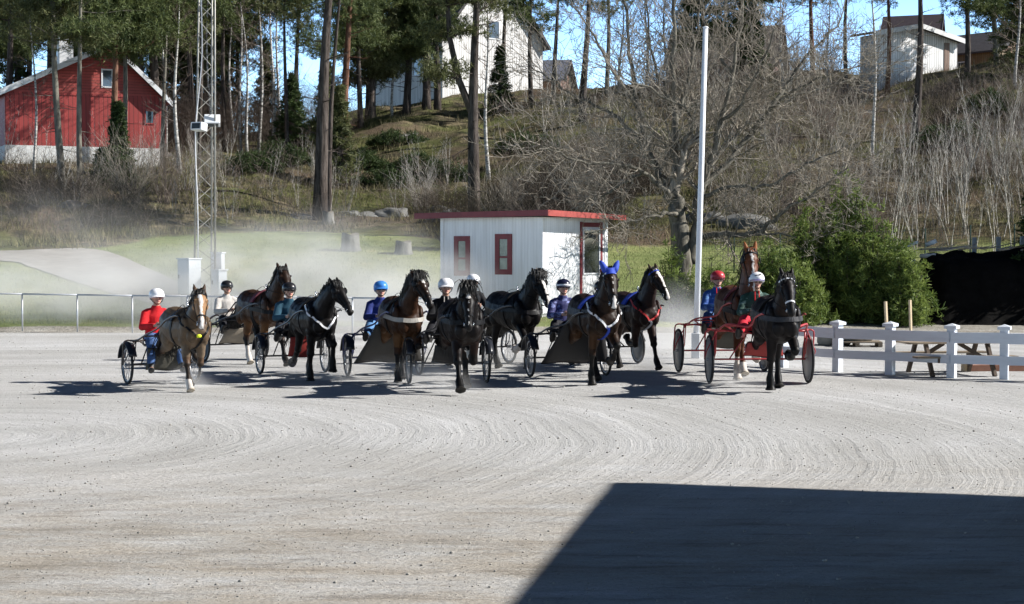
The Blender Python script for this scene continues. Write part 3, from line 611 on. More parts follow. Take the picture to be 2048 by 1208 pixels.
def leafmat(name, c0, c1, tr=.25):
    m, t, b = base(name); g = nd(t, 'ShaderNodeNewGeometry'); n = noi(t, g.outputs['Position'], 1.4, 3, .6); r = ramp(t, [(.3, c0), (.7, c1)])
    a = nd(t, 'ShaderNodeMath', operation='MULTIPLY_ADD'); t.links.new(g.outputs['Random Per Island'], a.inputs[0]); a.inputs[1].default_value = .35
    s = nd(t, 'ShaderNodeMath', operation='MULTIPLY_ADD'); t.links.new(n, s.inputs[0]); s.inputs[1].default_value = .9; s.inputs[2].default_value = -.12; t.links.new(s.outputs[0], a.inputs[2])
    t.links.new(a.outputs[0], r.inputs[0]); t.links.new(r.outputs[0], b.inputs['Base Color']); b.inputs['Roughness'].default_value = .6; b.inputs['Specular IOR Level'].default_value = .25
    tl = nd(t, 'ShaderNodeBsdfTranslucent'); t.links.new(r.outputs[0], tl.inputs[0]); mx = nd(t, 'ShaderNodeMixShader'); mx.inputs[0].default_value = tr
    t.links.new(b.outputs[0], mx.inputs[1]); t.links.new(tl.outputs[0], mx.inputs[2]); t.links.new(mx.outputs[0], t.nodes['Material Output'].inputs[0]); return m
M_needle = leafmat('pine_needles', (.035, .056, .022), (.15, .18, .062), .3); M_spruce = leafmat('spruce_needles', (.022, .040, .014), (.07, .105, .032)); M_juniper = leafmat('dwarf_pine_needles', (.06, .10, .024), (.23, .29, .07), .35); M_olive = leafmat('olive_needles', (.055, .066, .027), (.185, .195, .08), .3)
RNG = np.random.default_rng(11)
def tufts(C, size, nb, width, up=.3, flat=1.0):
    """nb thin needle blades (triangles) spreading from each centre; C (n,3)"""
    C = np.repeat(np.asarray(C, float), nb, 0); n = len(C)
    D = RNG.normal(size=(n, 3)); D[:, 2] = D[:, 2] * flat + up; D /= np.linalg.norm(D, axis=1, keepdims=True)
    S = np.cross(D, RNG.normal(size=(n, 3))); S /= np.linalg.norm(S, axis=1, keepdims=True) + 1e-9
    L = size * RNG.uniform(.6, 1.25, (n, 1)); W = width * RNG.uniform(.7, 1.3, (n, 1))
    O = C + RNG.normal(size=(n, 3)) * size * .22
    V = np.stack([O - S * W * .5, O + S * W * .5, O + D * L + S * W * .25, O + D * L - S * W * .25], 1).reshape(-1, 3)
    F = np.arange(n * 4).reshape(n, 4); return V, F
def pine_mesh(H, r, crown0, seed, rich=1.0, spread=1.0, lean=(0, 0), deadlow=True, fork=None):
    rnd = random.Random(seed); tr = MB(); C = []
    pts = [Vector((lean[0] * t + .12 * math.sin(t * 5 + seed), lean[1] * t + .1 * math.sin(t * 4 + seed * 2), H * t - (.5 if t == 0 else 0))) for t in [i / 10 for i in range(11)]]
    rad = [r * (1.25 if i == 0 else 1.0) * (1 - .8 * (i / 10) ** 1.2) for i in range(11)]
    tr.tube(pts, rad, 9)
    def tp(t): i = min(9, int(t * 10)); return pts[i].lerp(pts[i + 1], t * 10 - i)
    def limb(p0, a, L, el, rr, foliage):
        d = Vector((math.cos(a) * math.cos(el), math.sin(a) * math.cos(el), math.sin(el))); q = [p0.copy()]
        for k in range(4):
            d = (d + Vector((rnd.uniform(-.25, .25), rnd.uniform(-.25, .25), rnd.uniform(-.22, .22)))).normalized(); q.append(q[-1] + d * L / 4)
        tr.tube(q, [rr, rr * .8, rr * .55, rr * .35, rr * .15], 4, False)
        for k in range(2, 5):
            for s_ in range(2):
                e = q[k] + Vector((rnd.uniform(-1, 1), rnd.uniform(-1, 1), rnd.uniform(-.25, .5))) * L * .3; tr.tube([q[k - 1], e], [rr * .3, rr * .08], 3, False)
                if foliage:
                    n = int(8 * rich * rnd.uniform(.2, 1.7))
                    for _ in range(n): C.append(e + Vector((rnd.gauss(0, .55), rnd.gauss(0, .55), rnd.gauss(0, .24))) * min(1.4, L * .45))
    if deadlow:
        for k in range(int(H * .7)): 
            t = rnd.uniform(.12, crown0); limb(tp(t), rnd.uniform(0, 6.28), rnd.uniform(.5, 1.6), rnd.uniform(-.3, .4), r * .12, False)
    nb = int((H * (1 - crown0)) * 3.4 * rich) + 5
    for k in range(nb):
        t = crown0 + (1 - crown0) * (k + rnd.random()) / nb; s_ = (1.0 - .55 * (t - crown0) / (1 - crown0)) * spread
        limb(tp(min(t, .985)), rnd.uniform(0, 6.28), rnd.uniform(1.3, 2.9) * s_, rnd.uniform(-.25, .55), r * .22, True)
    if fork:
        (t0, dx, L) = fork; p0 = tp(t0); q = [p0, p0 + Vector((dx * .55, .1, L * .3)), p0 + Vector((dx * .9, .2, L * .65)), p0 + Vector((dx, .2, L))]; tr.tube(q, [r * .6, r * .5, r * .42, r * .3], 7)
        for k in range(9): limb(q[1 + k % 3], rnd.uniform(0, 6.28), rnd.uniform(1, 2.2), rnd.uniform(-.2, .5), r * .2, True)
    return tr.mesh('pine_trunk'), np_mesh('pine_crown', *tufts([tuple(c) for c in C], .24, 13, .036, .15))
def plant(name, base_, label, cat, group, trunk_me, tm, crown_me, cm, cname='crown', rz=0, s=1):
    o = empty(name, base_, rz); o.scale = (s, s, s); tag(o, label, cat, group)
    if trunk_me: link('trunk' if cat == 'tree' else 'stem', trunk_me, tm, o)
    if crown_me: link(cname, crown_me, cm, o, smooth=False)
    return o
# px, base py, trunk px width, crown fraction height?, d, material, label, lean px at top of picture, lowest crown py
PINES = [
 (128, 362, 15, 82, M_grey, 'grey trunked pine left in front of the red house gable', -18, 95, 1.4, None),
 (165, 372, 12, 81, M_grey, 'slender grey spruce trunk just right of the leftmost pine', -2, 60, 1.1, None),
 (232, 330, 15, 87, M_pinered, 'pine with reddish trunk before the red house ridge', 0, 120, 2.0, None),
 (250, 335, 11, 88, M_grey, 'thin grey pine touching the reddish trunked pine', -2, 95, 1.4, None),
 (305, 292, 22, 94, M_pine, 'thick dark pine at the right end of the red house', 8, 90, 1.8, None),
 (634, 398, 29, 81, M_pine, 'big dark leaning pine with furrowed trunk above the stump', 30, -60, .8, None),
 (656, 372, 11, 83, M_pine, 'thin dark pine close behind the big leaning pine', 24, 10, .6, None),
 (690, 292, 17, 100, M_pinered, 'reddish pine between the big leaning pine and the white house', 10, 70, 1.0, None),
 (745, 216, 22, 120, M_pine, 'stout dark pine at the left end of the white house', -2, 165, 2.6, None),
 (815, 200, 16, 121, M_pine, 'dark pine in front of the white house window', 2, 130, 1.8, None),
 (851, 207, 17, 120, M_pine, 'dark pine near the white house corner, middle of three', 0, 120, 1.6, None),
 (872, 204, 15, 121, M_pine, 'dark pine right at the white house corner', 3, 60, 1.1, None),
 (946, 380, 26, 76, M_pine, 'tall dark forked pine left above the kiosk', 10, 40, 1.0, (.36, -1.2, 5.5)),
 (1064, 190, 10, 122, M_pine, 'thin dark pine before the white house gable', -4, 70, 1.0, None),
 (1168, 245, 15, 104, M_pine, 'dark bare pine trunk left of the big bare tree', 5, -40, .7, None),
 (1830, 330, 17, 86, M_pine, 'tall dark pine in front of the white shed', 4, -30, .8, None),
 (1771, 160, 10, 108, M_pinered, 'thin reddish pine before the left part of the white shed', 2, 10, .9, None),
 (1928, 152, 12, 108, M_pine, 'dark pine at the right edge of the white shed', 2, 30, 1.0, None),
 (1986, 140, 12, 110, M_grey, 'grey lit pine right of the white shed', -1, 40, 1.2, None),
 (2040, 130, 14, 112, M_pine, 'dense pine in the top right corner', 2, 90, 1.8, None),
 (25, 330, 16, 98, M_pine, 'pine behind the red house roof at the left edge', 0, 60, 1.5, None),
 (100, 325, 14, 108, M_pine, 'pine standing behind the red house chimney', 0, 40, 1.5, None),
 (190, 320, 14, 110, M_pine, 'pine rising behind the red house ridge', 0, 50, 1.4, None),
 (285, 320, 13, 106, M_pine, 'dark pine just behind the thick pine', 0, 60, 1.3, None),
 (385, 300, 13, 108, M_pine, 'dark pine behind the lattice mast, left of it', 0, 70, 1.2, None),
 (452, 285, 11, 106, M_pine, 'dark pine behind the lattice mast, right of it', -2, 60, 1.2, None),
 (-15, 330, 15, 104, M_pine, 'dark pine cut by the left picture edge', 0, 130, 2.2, None),
 (62, 330, 14, 116, M_pine, 'pine in the wood directly left of the red house chimney', 0, 100, 2.2, None),
 (148, 330, 14, 118, M_pine, 'pine in the wood directly right of the red house chimney', 0, 110, 2.2, None),
 (345, 310, 14, 112, M_pine, 'pine in the wood between thick pine and mast', 0, 150, 2.2, None),
 (415, 300, 13, 116, M_pine, 'pine in the wood seen straight behind the mast', 0, 140, 2.0, None),
 (480, 285, 11, 122, M_pine, 'small pine at the right end of the wood, near the skyline gap', 0, 120, 1.6, None),
 (270, 300, 10, 100, M_pine, 'thin dark trunk between reddish pine and thick pine', 2, 30, .9, None),
 (330, 318, 9, 92, M_grey, 'thin grey trunk between the thick pine and the pale birch', 3, 20, .8, None),
 (400, 320, 9, 92, M_pine, 'thin dark trunk at the left leg of the mast, on the slope', 2, 30, .9, None),
 (520, 285, 9, 112, M_pine, 'thin dark pine in the skyline gap', 4, 70, 1.0, None),
 (570, 300, 9, 100, M_pine, 'thin dark pine right of the skyline gap', 6, 60, .9, None),
 (720, 240, 11, 116, M_pine, 'dark pine just left of the white house', 1, 120, 1.6, None),
 (1010, 200, 10, 124, M_pine, 'thin dark pine right of the conifer by the white gable', 1, 20, .8, None),
 (1110, 210, 10, 118, M_pine, 'thin dark trunk before the low brown house', 2, 0, .8, None),
 (1215, 215, 10, 116, M_grey, 'thin grey trunk right of the low brown house', -2, 30, .9, None),
 (1400, 195, 10, 120, M_pine, 'dark thin pine behind the top of the white pole', 2, 95, 1.7, None),
 (1480, 190, 12, 120, M_pine, 'dark pine before the dark shingle roof', 1, 85, 1.6, None),
 (1620, 190, 10, 118, M_pinered, 'thin reddish pine between dark roof and white shed', 1, 20, 1.0, None),
 (1690, 175, 9, 114, M_pine, 'thin dark pine close left of the white shed', 1, 0, .9, None),
 (592, 285, 10, 112, M_pine, 'slim pine on the skyline left of the big leaning pine', 6, 110, 1.1, None),
]
bpy.context.view_layer.update()
for i, (px, py, wpx, d, m_, lab, lean, cpy, rich, fork) in enumerate(PINES):
    b_ = at(px, d); s_ = FPX / d; zt = (HZ - 0) / s_ + CAMH - b_.z            # height where the trunk leaves the top of the picture
    H = zt + random.uniform(3.5, 5.5); c0 = ((HZ - cpy) / s_ + CAMH - b_.z) / H
    lx = lean / s_ * H / max(zt, 1)
    tm_, cm_ = pine_mesh(H, wpx / s_ / 2 * 1.02, min(.9, max(.2, c0)), i + 3, rich, 1.0, (lx, 0), True, fork)
    plant('pine_tree', b_, lab, 'tree', 'pines on the hillside', tm_, m_, cm_, M_needle if i % 4 else M_olive)
def birch_mesh(H, r, seed, c0=.35, twigs=26, lean=0):
    rnd = random.Random(seed); tr = MB(); A, B, RA, RB = [], [], [], []
    pts = [Vector((lean * t + .14 * math.sin(t * 6 + seed), .1 * math.cos(t * 5 + seed), H * t - (.4 if t == 0 else 0))) for t in [k / 9 for k in range(10)]]; tr.tube(pts, [r * (1.2 if k == 0 else 1) * (1 - .86 * (k / 9) ** 1.1) for k in range(10)], 7)
    def br(p, d, L, rr, dep):
        n = 3; q = p
        for k in range(n):
            d = (d + Vector((rnd.uniform(-.3, .3), rnd.uniform(-.3, .3), rnd.uniform(-.15, .22)))).normalized(); e = q + d * L / n; A.append(tuple(q)); B.append(tuple(e)); RA.append(rr * (1 - k / n * .8)); RB.append(rr * (1 - (k + 1) / n * .85)); q = e
            if dep > 0:
                for _ in range(3): br(e, (d + Vector((rnd.uniform(-.9, .9), rnd.uniform(-.9, .9), rnd.uniform(-.3, .6)))).normalized(), L * rnd.uniform(.3, .55), rr * .5, dep - 1)
    for k in range(twigs):
        t = c0 + (1 - c0) * k / twigs; i = min(8, int(t * 9)); p = pts[i].lerp(pts[i + 1], t * 9 - i); a = rnd.uniform(0, 6.28); el = rnd.uniform(.2, .9)
        br(p, Vector((math.cos(a) * math.cos(el), math.sin(a) * math.cos(el), math.sin(el))), rnd.uniform(1.0, 2.2) * (1.15 - .6 * t), r * .22, 1)
    return tr.mesh('birch_trunk'), np_mesh('birch_crown', *sticks(A, B, np.array(RA), np.array(RB)))
BIRCH = [(358, 335, 11, 88, 'pale birch right of the thick dark pine, left of the mast', -2), (486, 280, 8, 104, 'thin birch on the skyline just right of the mast', -6), (500, 285, 8, 103, 'birch leaning slightly left beside the skyline gap', -14), (521, 270, 9, 106, 'white birch in the middle of the skyline gap', 2), (545, 276, 9, 104, 'birch with dark blotches in the skyline gap', 3), (556, 274, 8, 108, 'rightmost birch of the skyline gap', 6),
 (465, 262, 7, 110, 'thin birch close right of the lattice mast', 0), (978, 335, 10, 90, 'white birch right beside the tall forked pine', -8), (788, 205, 7, 121, 'thin birch before the white house, between two dark pines', 0), (1748, 372, 9, 82, 'white birch left of the white shed', -12), (1290, 190, 8, 118, 'birch among bushes under the dark shingle roof', 2), (1330, 185, 8, 120, 'pale birch behind the crown of the big bare tree', -2), (1560, 190, 8, 112, 'birch on the slope left of the white shed', 4), (1655, 180, 8, 112, 'pale stemmed birch below the white shed, further left', -3), (1240, 200, 7, 120, 'thin birch right of the low brown house', 3), (2030, 180, 8, 100, 'birch at the right edge of the hilltop', 1), (70, 340, 7, 86, 'thin birch in front of the white foundation', 1), (330, 300, 7, 98, 'thin birch between thick pine and pale birch', 2), (420, 290, 7, 100, 'birch seen through the lattice mast', 2), (600, 250, 7, 116, 'small birch on the skyline left of the leaning pine', 2)]
for i, (px, py, wpx, d, lab, lean) in enumerate(BIRCH):
    b_ = at(px, d); s_ = FPX / d; H = (HZ + 20) / s_ + CAMH - b_.z + random.uniform(-1, 3)
    if py < 210: H = random.uniform(6.5, 9)
    t_, c_ = birch_mesh(H, wpx / s_ / 2 * .9, 40 + i, .25, 30, lean / s_); o = plant('birch_tree', b_, lab, 'tree', 'birches on the hillside', t_, M_birch, c_, M_twigred if i % 2 else M_twig)
# conifers reaching to the ground
def spruce_mesh(H, W, seed, dens=1.0, blade=.2, nb=11, wd=.05, shape=1.0):
    rnd = random.Random(seed); tr = MB(); tr.tube([(0, 0, -.3), (0, 0, H * .5), (0, 0, H * .97)], [.09 * W, .06 * W, .01], 6); C = []
    n = int(H * 34 * dens)
    for k in range(n):
        t = rnd.random() ** .9; z = H * (.04 + .95 * t); R_ = W * .5 * (1 - t) ** shape * rnd.uniform(.75, 1.15) + .08; a = rnd.uniform(0, 6.28)
        tr.tube([(0, 0, z), (R_ * .8 * math.cos(a), R_ * .8 * math.sin(a), z - .12 * R_)], [.02, .006], 3, False)
        for j in range(5): f_ = rnd.uniform(.35, 1); C.append((R_ * f_ * math.cos(a) + rnd.gauss(0, .07), R_ * f_ * math.sin(a) + rnd.gauss(0, .07), z - .16 * R_ * f_ + rnd.gauss(0, .06)))
    return tr.mesh('stem'), np_mesh('crown', *tufts(C, blade, nb, wd, .05, .6))
for px, d, H, W, m_, lab, sd in ((238, 84, 4.4, 2.1, M_spruce, 'small dark spruce in front of the red house', 1), (205, 83, 2.0, 1.3, M_spruce, 'low young spruce left of the small dark spruce', 2), (585, 104, 5.2, 3.4, M_spruce, 'bushy dark spruce left of the big leaning pine', 3), (682, 93, 5.6, 2.4, M_olive, 'olive green juniper right of the big leaning pine', 4), (655, 100, 6.2, 3.2, M_olive, 'pale green conifer behind the big leaning pine', 5), (1505, 118, 6.0, 3.6, M_spruce, 'dark conifer on the hilltop behind the bare tree', 6), (2040, 104, 8.0, 5.0, M_olive, 'broad green conifer at the top right edge', 7), (1000, 118, 4.5, 2.4, M_spruce, 'conifer in front of the white gable', 8), (265, 116, 9, 4.6, M_spruce, 'dark spruce behind the right slope of the red roof', 9), (322, 112, 8, 4.2, M_spruce, 'dark spruce behind the pale birch left of the mast', 10), (372, 118, 10, 5.0, M_spruce, 'broad dark spruce in the wood left of the mast', 11), (418, 122, 9.5, 4.6, M_spruce, 'dark spruce in the wood straight behind the mast', 12), (455, 116, 7.5, 4.0, M_spruce, 'dark spruce in the wood right of the mast', 13), (535, 124, 6.5, 3.4, M_olive, 'green conifer low in the skyline gap', 14), (150, 118, 11, 5.2, M_spruce, 'tall spruce rising behind the red house ridge', 15), (40, 116, 10, 5.2, M_spruce, 'tall spruce behind the left part of the red house roof', 16)):
    t_, c_ = spruce_mesh(H, W, sd, 1.2); plant('spruce_tree', at(px, d), lab, 'tree', None, t_, M_pine, c_, m_)
def bush_mesh(W, D, H, seed, n=700, blade=.15, nb=11, wd=.03):
    rnd = random.Random(seed); C = []; tr = MB(); hubs = []
    for k in range(int(26 + 10 * W)):
        a = rnd.uniform(0, 6.28); r_ = math.sqrt(rnd.random()); x, y = r_ * W / 2 * math.cos(a), r_ * D / 2 * math.sin(a); top = H * (1 - .75 * r_ ** 2.2) * rnd.uniform(.72, 1.12)
        hubs.append((x, y, top)); tr.tube([(x * .25, y * .25, -.1), (x * .7, y * .7, top * .4), (x, y, top * .92)], [.03, .02, .008], 4, False)
    for k in range(n):
        x, y, top = rnd.choice(hubs); t = rnd.random() ** .7; C.append((x + rnd.gauss(0, .15), y + rnd.gauss(0, .15), max(.06, top * t + rnd.gauss(0, .06))))
    return tr.mesh('stem'), np_mesh('foliage', *tufts(C, blade, nb, wd, .55, .8))
for u_, d_, H_, W_, sd_ in ((2125, 52.5, 8.0, 3.4, 24), (2140, 56, 8.5, 4.2, 21), (2230, 53.5, 9.5, 4.6, 22), (2260, 58, 10, 4.6, 23)):
    t_, c_ = spruce_mesh(H_, W_, sd_, 1.6, .26, 10, .07); plant('spruce_tree', at(u_, d_), 'tall spruce right of the picture that shades the soil heap', 'tree', 'spruces beyond the right edge', t_, M_pine, c_, M_spruce)
for px, d, W, D, H, n, lab, sd in ((1345, 50.5, 1.15, 1.1, 2.0, 420, 'small bushy pine at the foot of the big bare tree', 1), (1432, 50, 1.5, 1.2, 1.55, 460, 'low green pine bush between white pole and chestnut horse', 2), (1548, 51, 2.3, 2.0, 2.1, 1100, 'green dwarf pine behind the black horse on the right', 3), (1640, 52, 2.6, 2.3, 3.1, 1700, 'tallest green dwarf pine of the clump', 4), (1735, 51.5, 2.4, 2.2, 3.0, 1500, 'broad green dwarf pine behind the white fence, left of the stakes', 5), (1812, 50.5, 1.5, 1.6, 2.2, 800, 'rightmost green dwarf pine beside the dark soil heap', 6), (1600, 49.5, 1.7, 1.4, 1.5, 640, 'low front lobe of dwarf pine just behind the fence', 7), (1690, 54, 2.4, 1.8, 3.9, 900, 'loose dwarf pine standing at the back of the clump', 8)):
    t_, c_ = bush_mesh(W * 1.06, D, H * 1.14, sd, int(n * 1.2)); b_ = at(px, d); plant('dwarf_pine', b_, lab, 'bush', 'dwarf pines behind the white fence', t_, M_pine, c_, M_juniper, 'foliage')
for px, d, W, D, H, lab, sd in ((505, 92, 3.4, 2, 1.3, 'low dark juniper at the left end of the middle slope', 31), (560, 95, 3.8, 2, 1.4, 'low dark juniper below the bushy spruce', 32), (720, 97, 3.6, 2, 1.2, 'low dark juniper right of the big leaning pine', 33), (775, 93, 4.0, 2, 1.3, 'wide dark juniper in the middle of the slope', 34), (835, 96, 3.6, 2, 1.3, 'low dark juniper behind the pale fan shaped bush', 35), (900, 92, 3.4, 2, 1.4, 'low dark juniper left of the tall forked pine', 36), (800, 106, 4.2, 2, 1.1, 'low dark juniper high on the slope under the white house', 37), (1060, 95, 4.2, 2.2, 1.6, 'dark juniper on the bank above the kiosk', 38), (1900, 84, 4.0, 2.2, 1.4, 'low dark juniper below the white shed', 39), (1990, 90, 4.4, 2.2, 1.4, 'low dark juniper high on the right bank', 40)):
    t_, c_ = bush_mesh(W, D, H, sd, 750, .17, 9, .03); plant('juniper', at(px, d), lab, 'bush', 'low dark junipers on the slope', t_, M_pine, c_, M_spruce, 'foliage')
# the big bare tree
def bare_tree():
    rnd = random.Random(5); d0 = 54.4; b_ = at(1362, d0); tr = MB(); A, B, RA, RB = [], [], [], []
    def w_(px, py, dd=0): return P(px, py, d0 + dd) - b_
    def seg(p, q, r0, r1): A.append(tuple(p)); B.append(tuple(q)); RA.append(r0); RB.append(r1)
    def twig(p, d, L, r_, dep):
        n = 4 if dep > 1 else 3; q = p; d = d.normalized()
        for k in range(n):
            d = (d + Vector((rnd.gauss(0, .16), rnd.gauss(0, .16), rnd.gauss(.05, .14)))).normalized(); e = q + d * L / n; seg(q, e, max(.008, r_ * (1 - k / n * .75)), max(.0065, r_ * (1 - (k + 1) / n * .8))); q = e
            if dep > 0:
                for _ in range(2 if rnd.random() < .42 else 1):
                    o = Vector((rnd.gauss(0, 1), rnd.gauss(0, 1), rnd.gauss(.25, .8))); o = (o - d * o.dot(d)).normalized(); twig(q, (d * rnd.uniform(.6, 1.0) + o * rnd.uniform(.45, .9)), L * rnd.uniform(.34, .62), r_ * .5, dep - 1)
    def limb(pts, r0, r1, dens=1.0, side=1.0):
        q = spline(pts, 5); n = len(q); rr = [r0 + (r1 - r0) * (i / (n - 1)) ** .8 for i in range(n)]
        for i in range(1, n - 1): q[i] = q[i] + Vector((rnd.gauss(0, .04), rnd.gauss(0, .06), rnd.gauss(0, .04)))
        tr.tube(q, rr, 8 if r0 > .08 else 6)
        for i in range(max(1, int(n * .22)), n):
            if rnd.random() < dens:
                d = (q[min(i + 1, n - 1)] - q[i - 1]).normalized()
                for _ in range(2 if rnd.random() < .4 else 1):
                    o = Vector((rnd.gauss(0, 1), rnd.gauss(0, 1), rnd.gauss(.1, .8))); o = (o - d * o.dot(d)).normalized(); twig(q[i], d * .55 + o * .8, rnd.uniform(1.0, 2.3) * side, max(.016, rr[i] * .36), 2)
        twig(q[-1], (q[-1] - q[-2]), 1.6 * side, r1, 2)
    W = w_
    limb([Vector((0, 0, -.4)), W(1362, 470), W(1352, 420), W(1345, 385)], .36, .24, 0)
    limb([W(1380, 525, .2), W(1392, 460, .2), W(1398, 400, .2), W(1420, 330, .3)], .22, .13, .2)
    limb([W(1347, 392), W(1352, 320), W(1350, 230), W(1346, 120), W(1350, -30)], .19, .05)
    limb([W(1345, 390), W(1318, 345), W(1296, 300), W(1275, 210), W(1262, 110), W(1245, -20)], .15, .04)
    limb([W(1296, 300), W(1255, 255), W(1200, 215), W(1130, 180), W(1060, 130)], .09, .02)
    limb([W(1275, 215, -.5), W(1225, 140, -1), W(1180, 60, -1.5), W(1130, -10, -2)], .07, .02)
    limb([W(1340, 395, -.3), W(1290, 342, -1), W(1230, 328, -2), W(1150, 320, -3), W(1080, 290, -4)], .09, .02)
    limb([W(1352, 430, -.5), W(1310, 428, -1.5), W(1270, 440, -2.5), W(1225, 455, -3.3)], .085, .02, .9, .6)
    limb([W(1290, 342, .3), W(1250, 365, .6), W(1205, 392, 1), W(1170, 400, 1.2)], .06, .02, .9, .7)
    limb([W(1356, 300, -.4), W(1385, 235, -1), W(1320, 190, -2), W(1240, 150, -3)], .07, .02)
    limb([W(1350, 250, .4), W(1375, 160, 1), W(1395, 60, 1.5), W(1405, -30, 2)], .09, .03)
    limb([W(1400, 380, .5), W(1450, 330, 1), W(1500, 270, 1.5), W(1560, 190, 2), W(1620, 110, 2.5), W(1680, 40, 3)], .14, .03)
    limb([W(1500, 270, 1.5), W(1540, 220, .5), W(1600, 175, -.5), W(1680, 140, -1.5)], .08, .02)
    limb([W(1420, 335, .3), W(1440, 250, .3), W(1465, 150, .5), W(1480, 50, .8), W(1490, -30, 1)], .11, .03)
    limb([W(1440, 250, .3), W(1490, 190, -.5), W(1530, 110, -1.2), W(1560, 20, -2)], .07, .02)
    limb([W(1398, 400, 0), W(1460, 372, -1), W(1540, 370, -2), W(1610, 330, -3), W(1680, 300, -3.5)], .09, .02)
    limb([W(1385, 475, .1), W(1440, 468, -.5), W(1500, 470, -1.2), W(1560, 430, -2), W(1620, 390, -2.5), W(1690, 340, -3)], .13, .03, .9)
    limb([W(1500, 470, -1.2), W(1560, 468, -2), W(1630, 478, -2.6)], .05, .015, .8, .6)
    limb([W(1350, 210, 0), W(1310, 130, .6), W(1295, 50, 1), W(1290, -20, 1.3)], .07, .02)
    limb([W(1465, 150, .5), W(1420, 80, 1), W(1400, 0, 1.6)], .05, .02)
    limb([W(1560, 190, 2), W(1640, 180, 2.4), W(1720, 150, 3)], .06, .02)
    o = empty('bare_tree', b_); tag(o, 'big leafless spreading tree with many stems behind the white pole', 'tree')
    link('trunk', tr.mesh('trunk'), M_grey, o); link('crown', np_mesh('crown', *sticks(A, B, np.array(RA), np.array(RB))), M_bush, o)
    print('bare tree twigs', len(A))
bare_tree()
# saplings, bare bushes
def sap_mesh(H, ns, seed, spread):
    rnd = random.Random(seed); A, B, RA, RB = [], [], [], []
    for s_ in range(ns):
        a = rnd.uniform(0, 6.28); p = Vector((.12 * math.cos(a), .12 * math.sin(a), -.2)); d = Vector((spread * math.cos(a) * rnd.random(), spread * math.sin(a) * rnd.random(), 1)).normalized(); h = H * rnd.uniform(.65, 1); r_ = rnd.uniform(.02, .034)
        for k in range(8):
            d = (d + Vector((rnd.gauss(0, .07), rnd.gauss(0, .07), .05))).normalized(); e = p + d * h / 8; A.append(tuple(p)); B.append(tuple(e)); RA.append(r_ * (1 - k / 9)); RB.append(r_ * (1 - (k + 1) / 9)); p = e
            if k > 2:
                for _ in range(3):
                    t = p; dd = (d + Vector((rnd.gauss(0, .6), rnd.gauss(0, .6), .25))).normalized()
                    for j in range(3): e2 = t + dd * rnd.uniform(.12, .3); A.append(tuple(t)); B.append(tuple(e2)); RA.append(.008 - .002 * j); RB.append(.006 - .002 * j); t = e2; dd = (dd + Vector((rnd.gauss(0, .3), rnd.gauss(0, .3), .2))).normalized()
    return np_mesh('stems', *sticks(A, B, np.array(RA), np.array(RB)))
SAPM = [sap_mesh(5.2, 2, 1, .25), sap_mesh(4.4, 3, 2, .35), sap_mesh(5.8, 1, 3, .1), sap_mesh(3.6, 3, 4, .4), sap_mesh(4.8, 4, 5, .3), sap_mesh(3.0, 2, 6, .2)]
rnd = random.Random(21)
def put_sap(u, d, s, mi, label, group, name='birch_sapling', m=M_sap):
    o = empty(name, at(u, d), rnd.uniform(0, 6.28)); o.scale = (s, s, s); tag(o, label, 'sapling', group)
    c = bpy.data.objects.new('stems', SAPM[mi]); COL.objects.link(c); c.parent = o
for m_ in SAPM: m_.materials.append(M_sap)
for k in range(70):
    u = rnd.uniform(1700, 2070); d = rnd.uniform(64, 84); put_sap(u, d, rnd.uniform(.7, 1.1), rnd.randrange(6), 'slim bare white stemmed sapling on the right hand bank above the wire fence', 'bare saplings on the right bank')
for k in range(40):
    u = rnd.choice([rnd.uniform(470, 1000), rnd.uniform(300, 700)]); d = rnd.uniform(78, 100); put_sap(u, d, rnd.uniform(.4, .75), rnd.randrange(6), 'low bare sapling in the dry grass of the middle slope', 'low saplings on the middle slope')
for k in range(46):
    u = rnd.uniform(1080, 1720); d = rnd.uniform(72, 112); put_sap(u, d, rnd.uniform(.6, 1.0), rnd.randrange(6), 'bare sapling among brushwood on the bank behind the big bare tree', 'saplings behind the bare tree')
for k in range(34):
    u = rnd.uniform(-10, 470); d = rnd.uniform(75, 96); put_sap(u, d, rnd.uniform(.4, .8), rnd.randrange(6), 'bare sapling in the undergrowth below the red house and pines', 'saplings below the red house')
def fan_bush(W, H, seed, n=40):
    rnd = random.Random(seed); A, B, RA, RB = [], [], [], []
    def br(p, d, L, r_, dep):
        for k in range(4):
            d = (d + Vector((rnd.gauss(0, .12), rnd.gauss(0, .12), rnd.gauss(0, .08)))).normalized(); e = p + d * L / 4; A.append(tuple(p)); B.append(tuple(e)); RA.append(max(.004, r_ * (1 - k / 5))); RB.append(max(.003, r_ * (1 - (k + 1) / 5))); p = e
            if dep:
                for _ in range(2): br(p, (d + Vector((rnd.gauss(0, .5), rnd.gauss(0, .5), rnd.gauss(.1, .3)))).normalized(), L * .38, r_ * .5, dep - 1)
    for k in range(n):
        a = rnd.uniform(0, 6.28); s_ = rnd.uniform(.1, 1.0) * W / 2 / H; br(Vector((.2 * math.cos(a), .2 * math.sin(a), -.15)), Vector((s_ * math.cos(a), s_ * math.sin(a), 1)).normalized(), H * rnd.uniform(.6, 1.1), .018, 2 if n < 30 else 1)
    return np_mesh('stems', *sticks(A, B, np.array(RA), np.array(RB)))
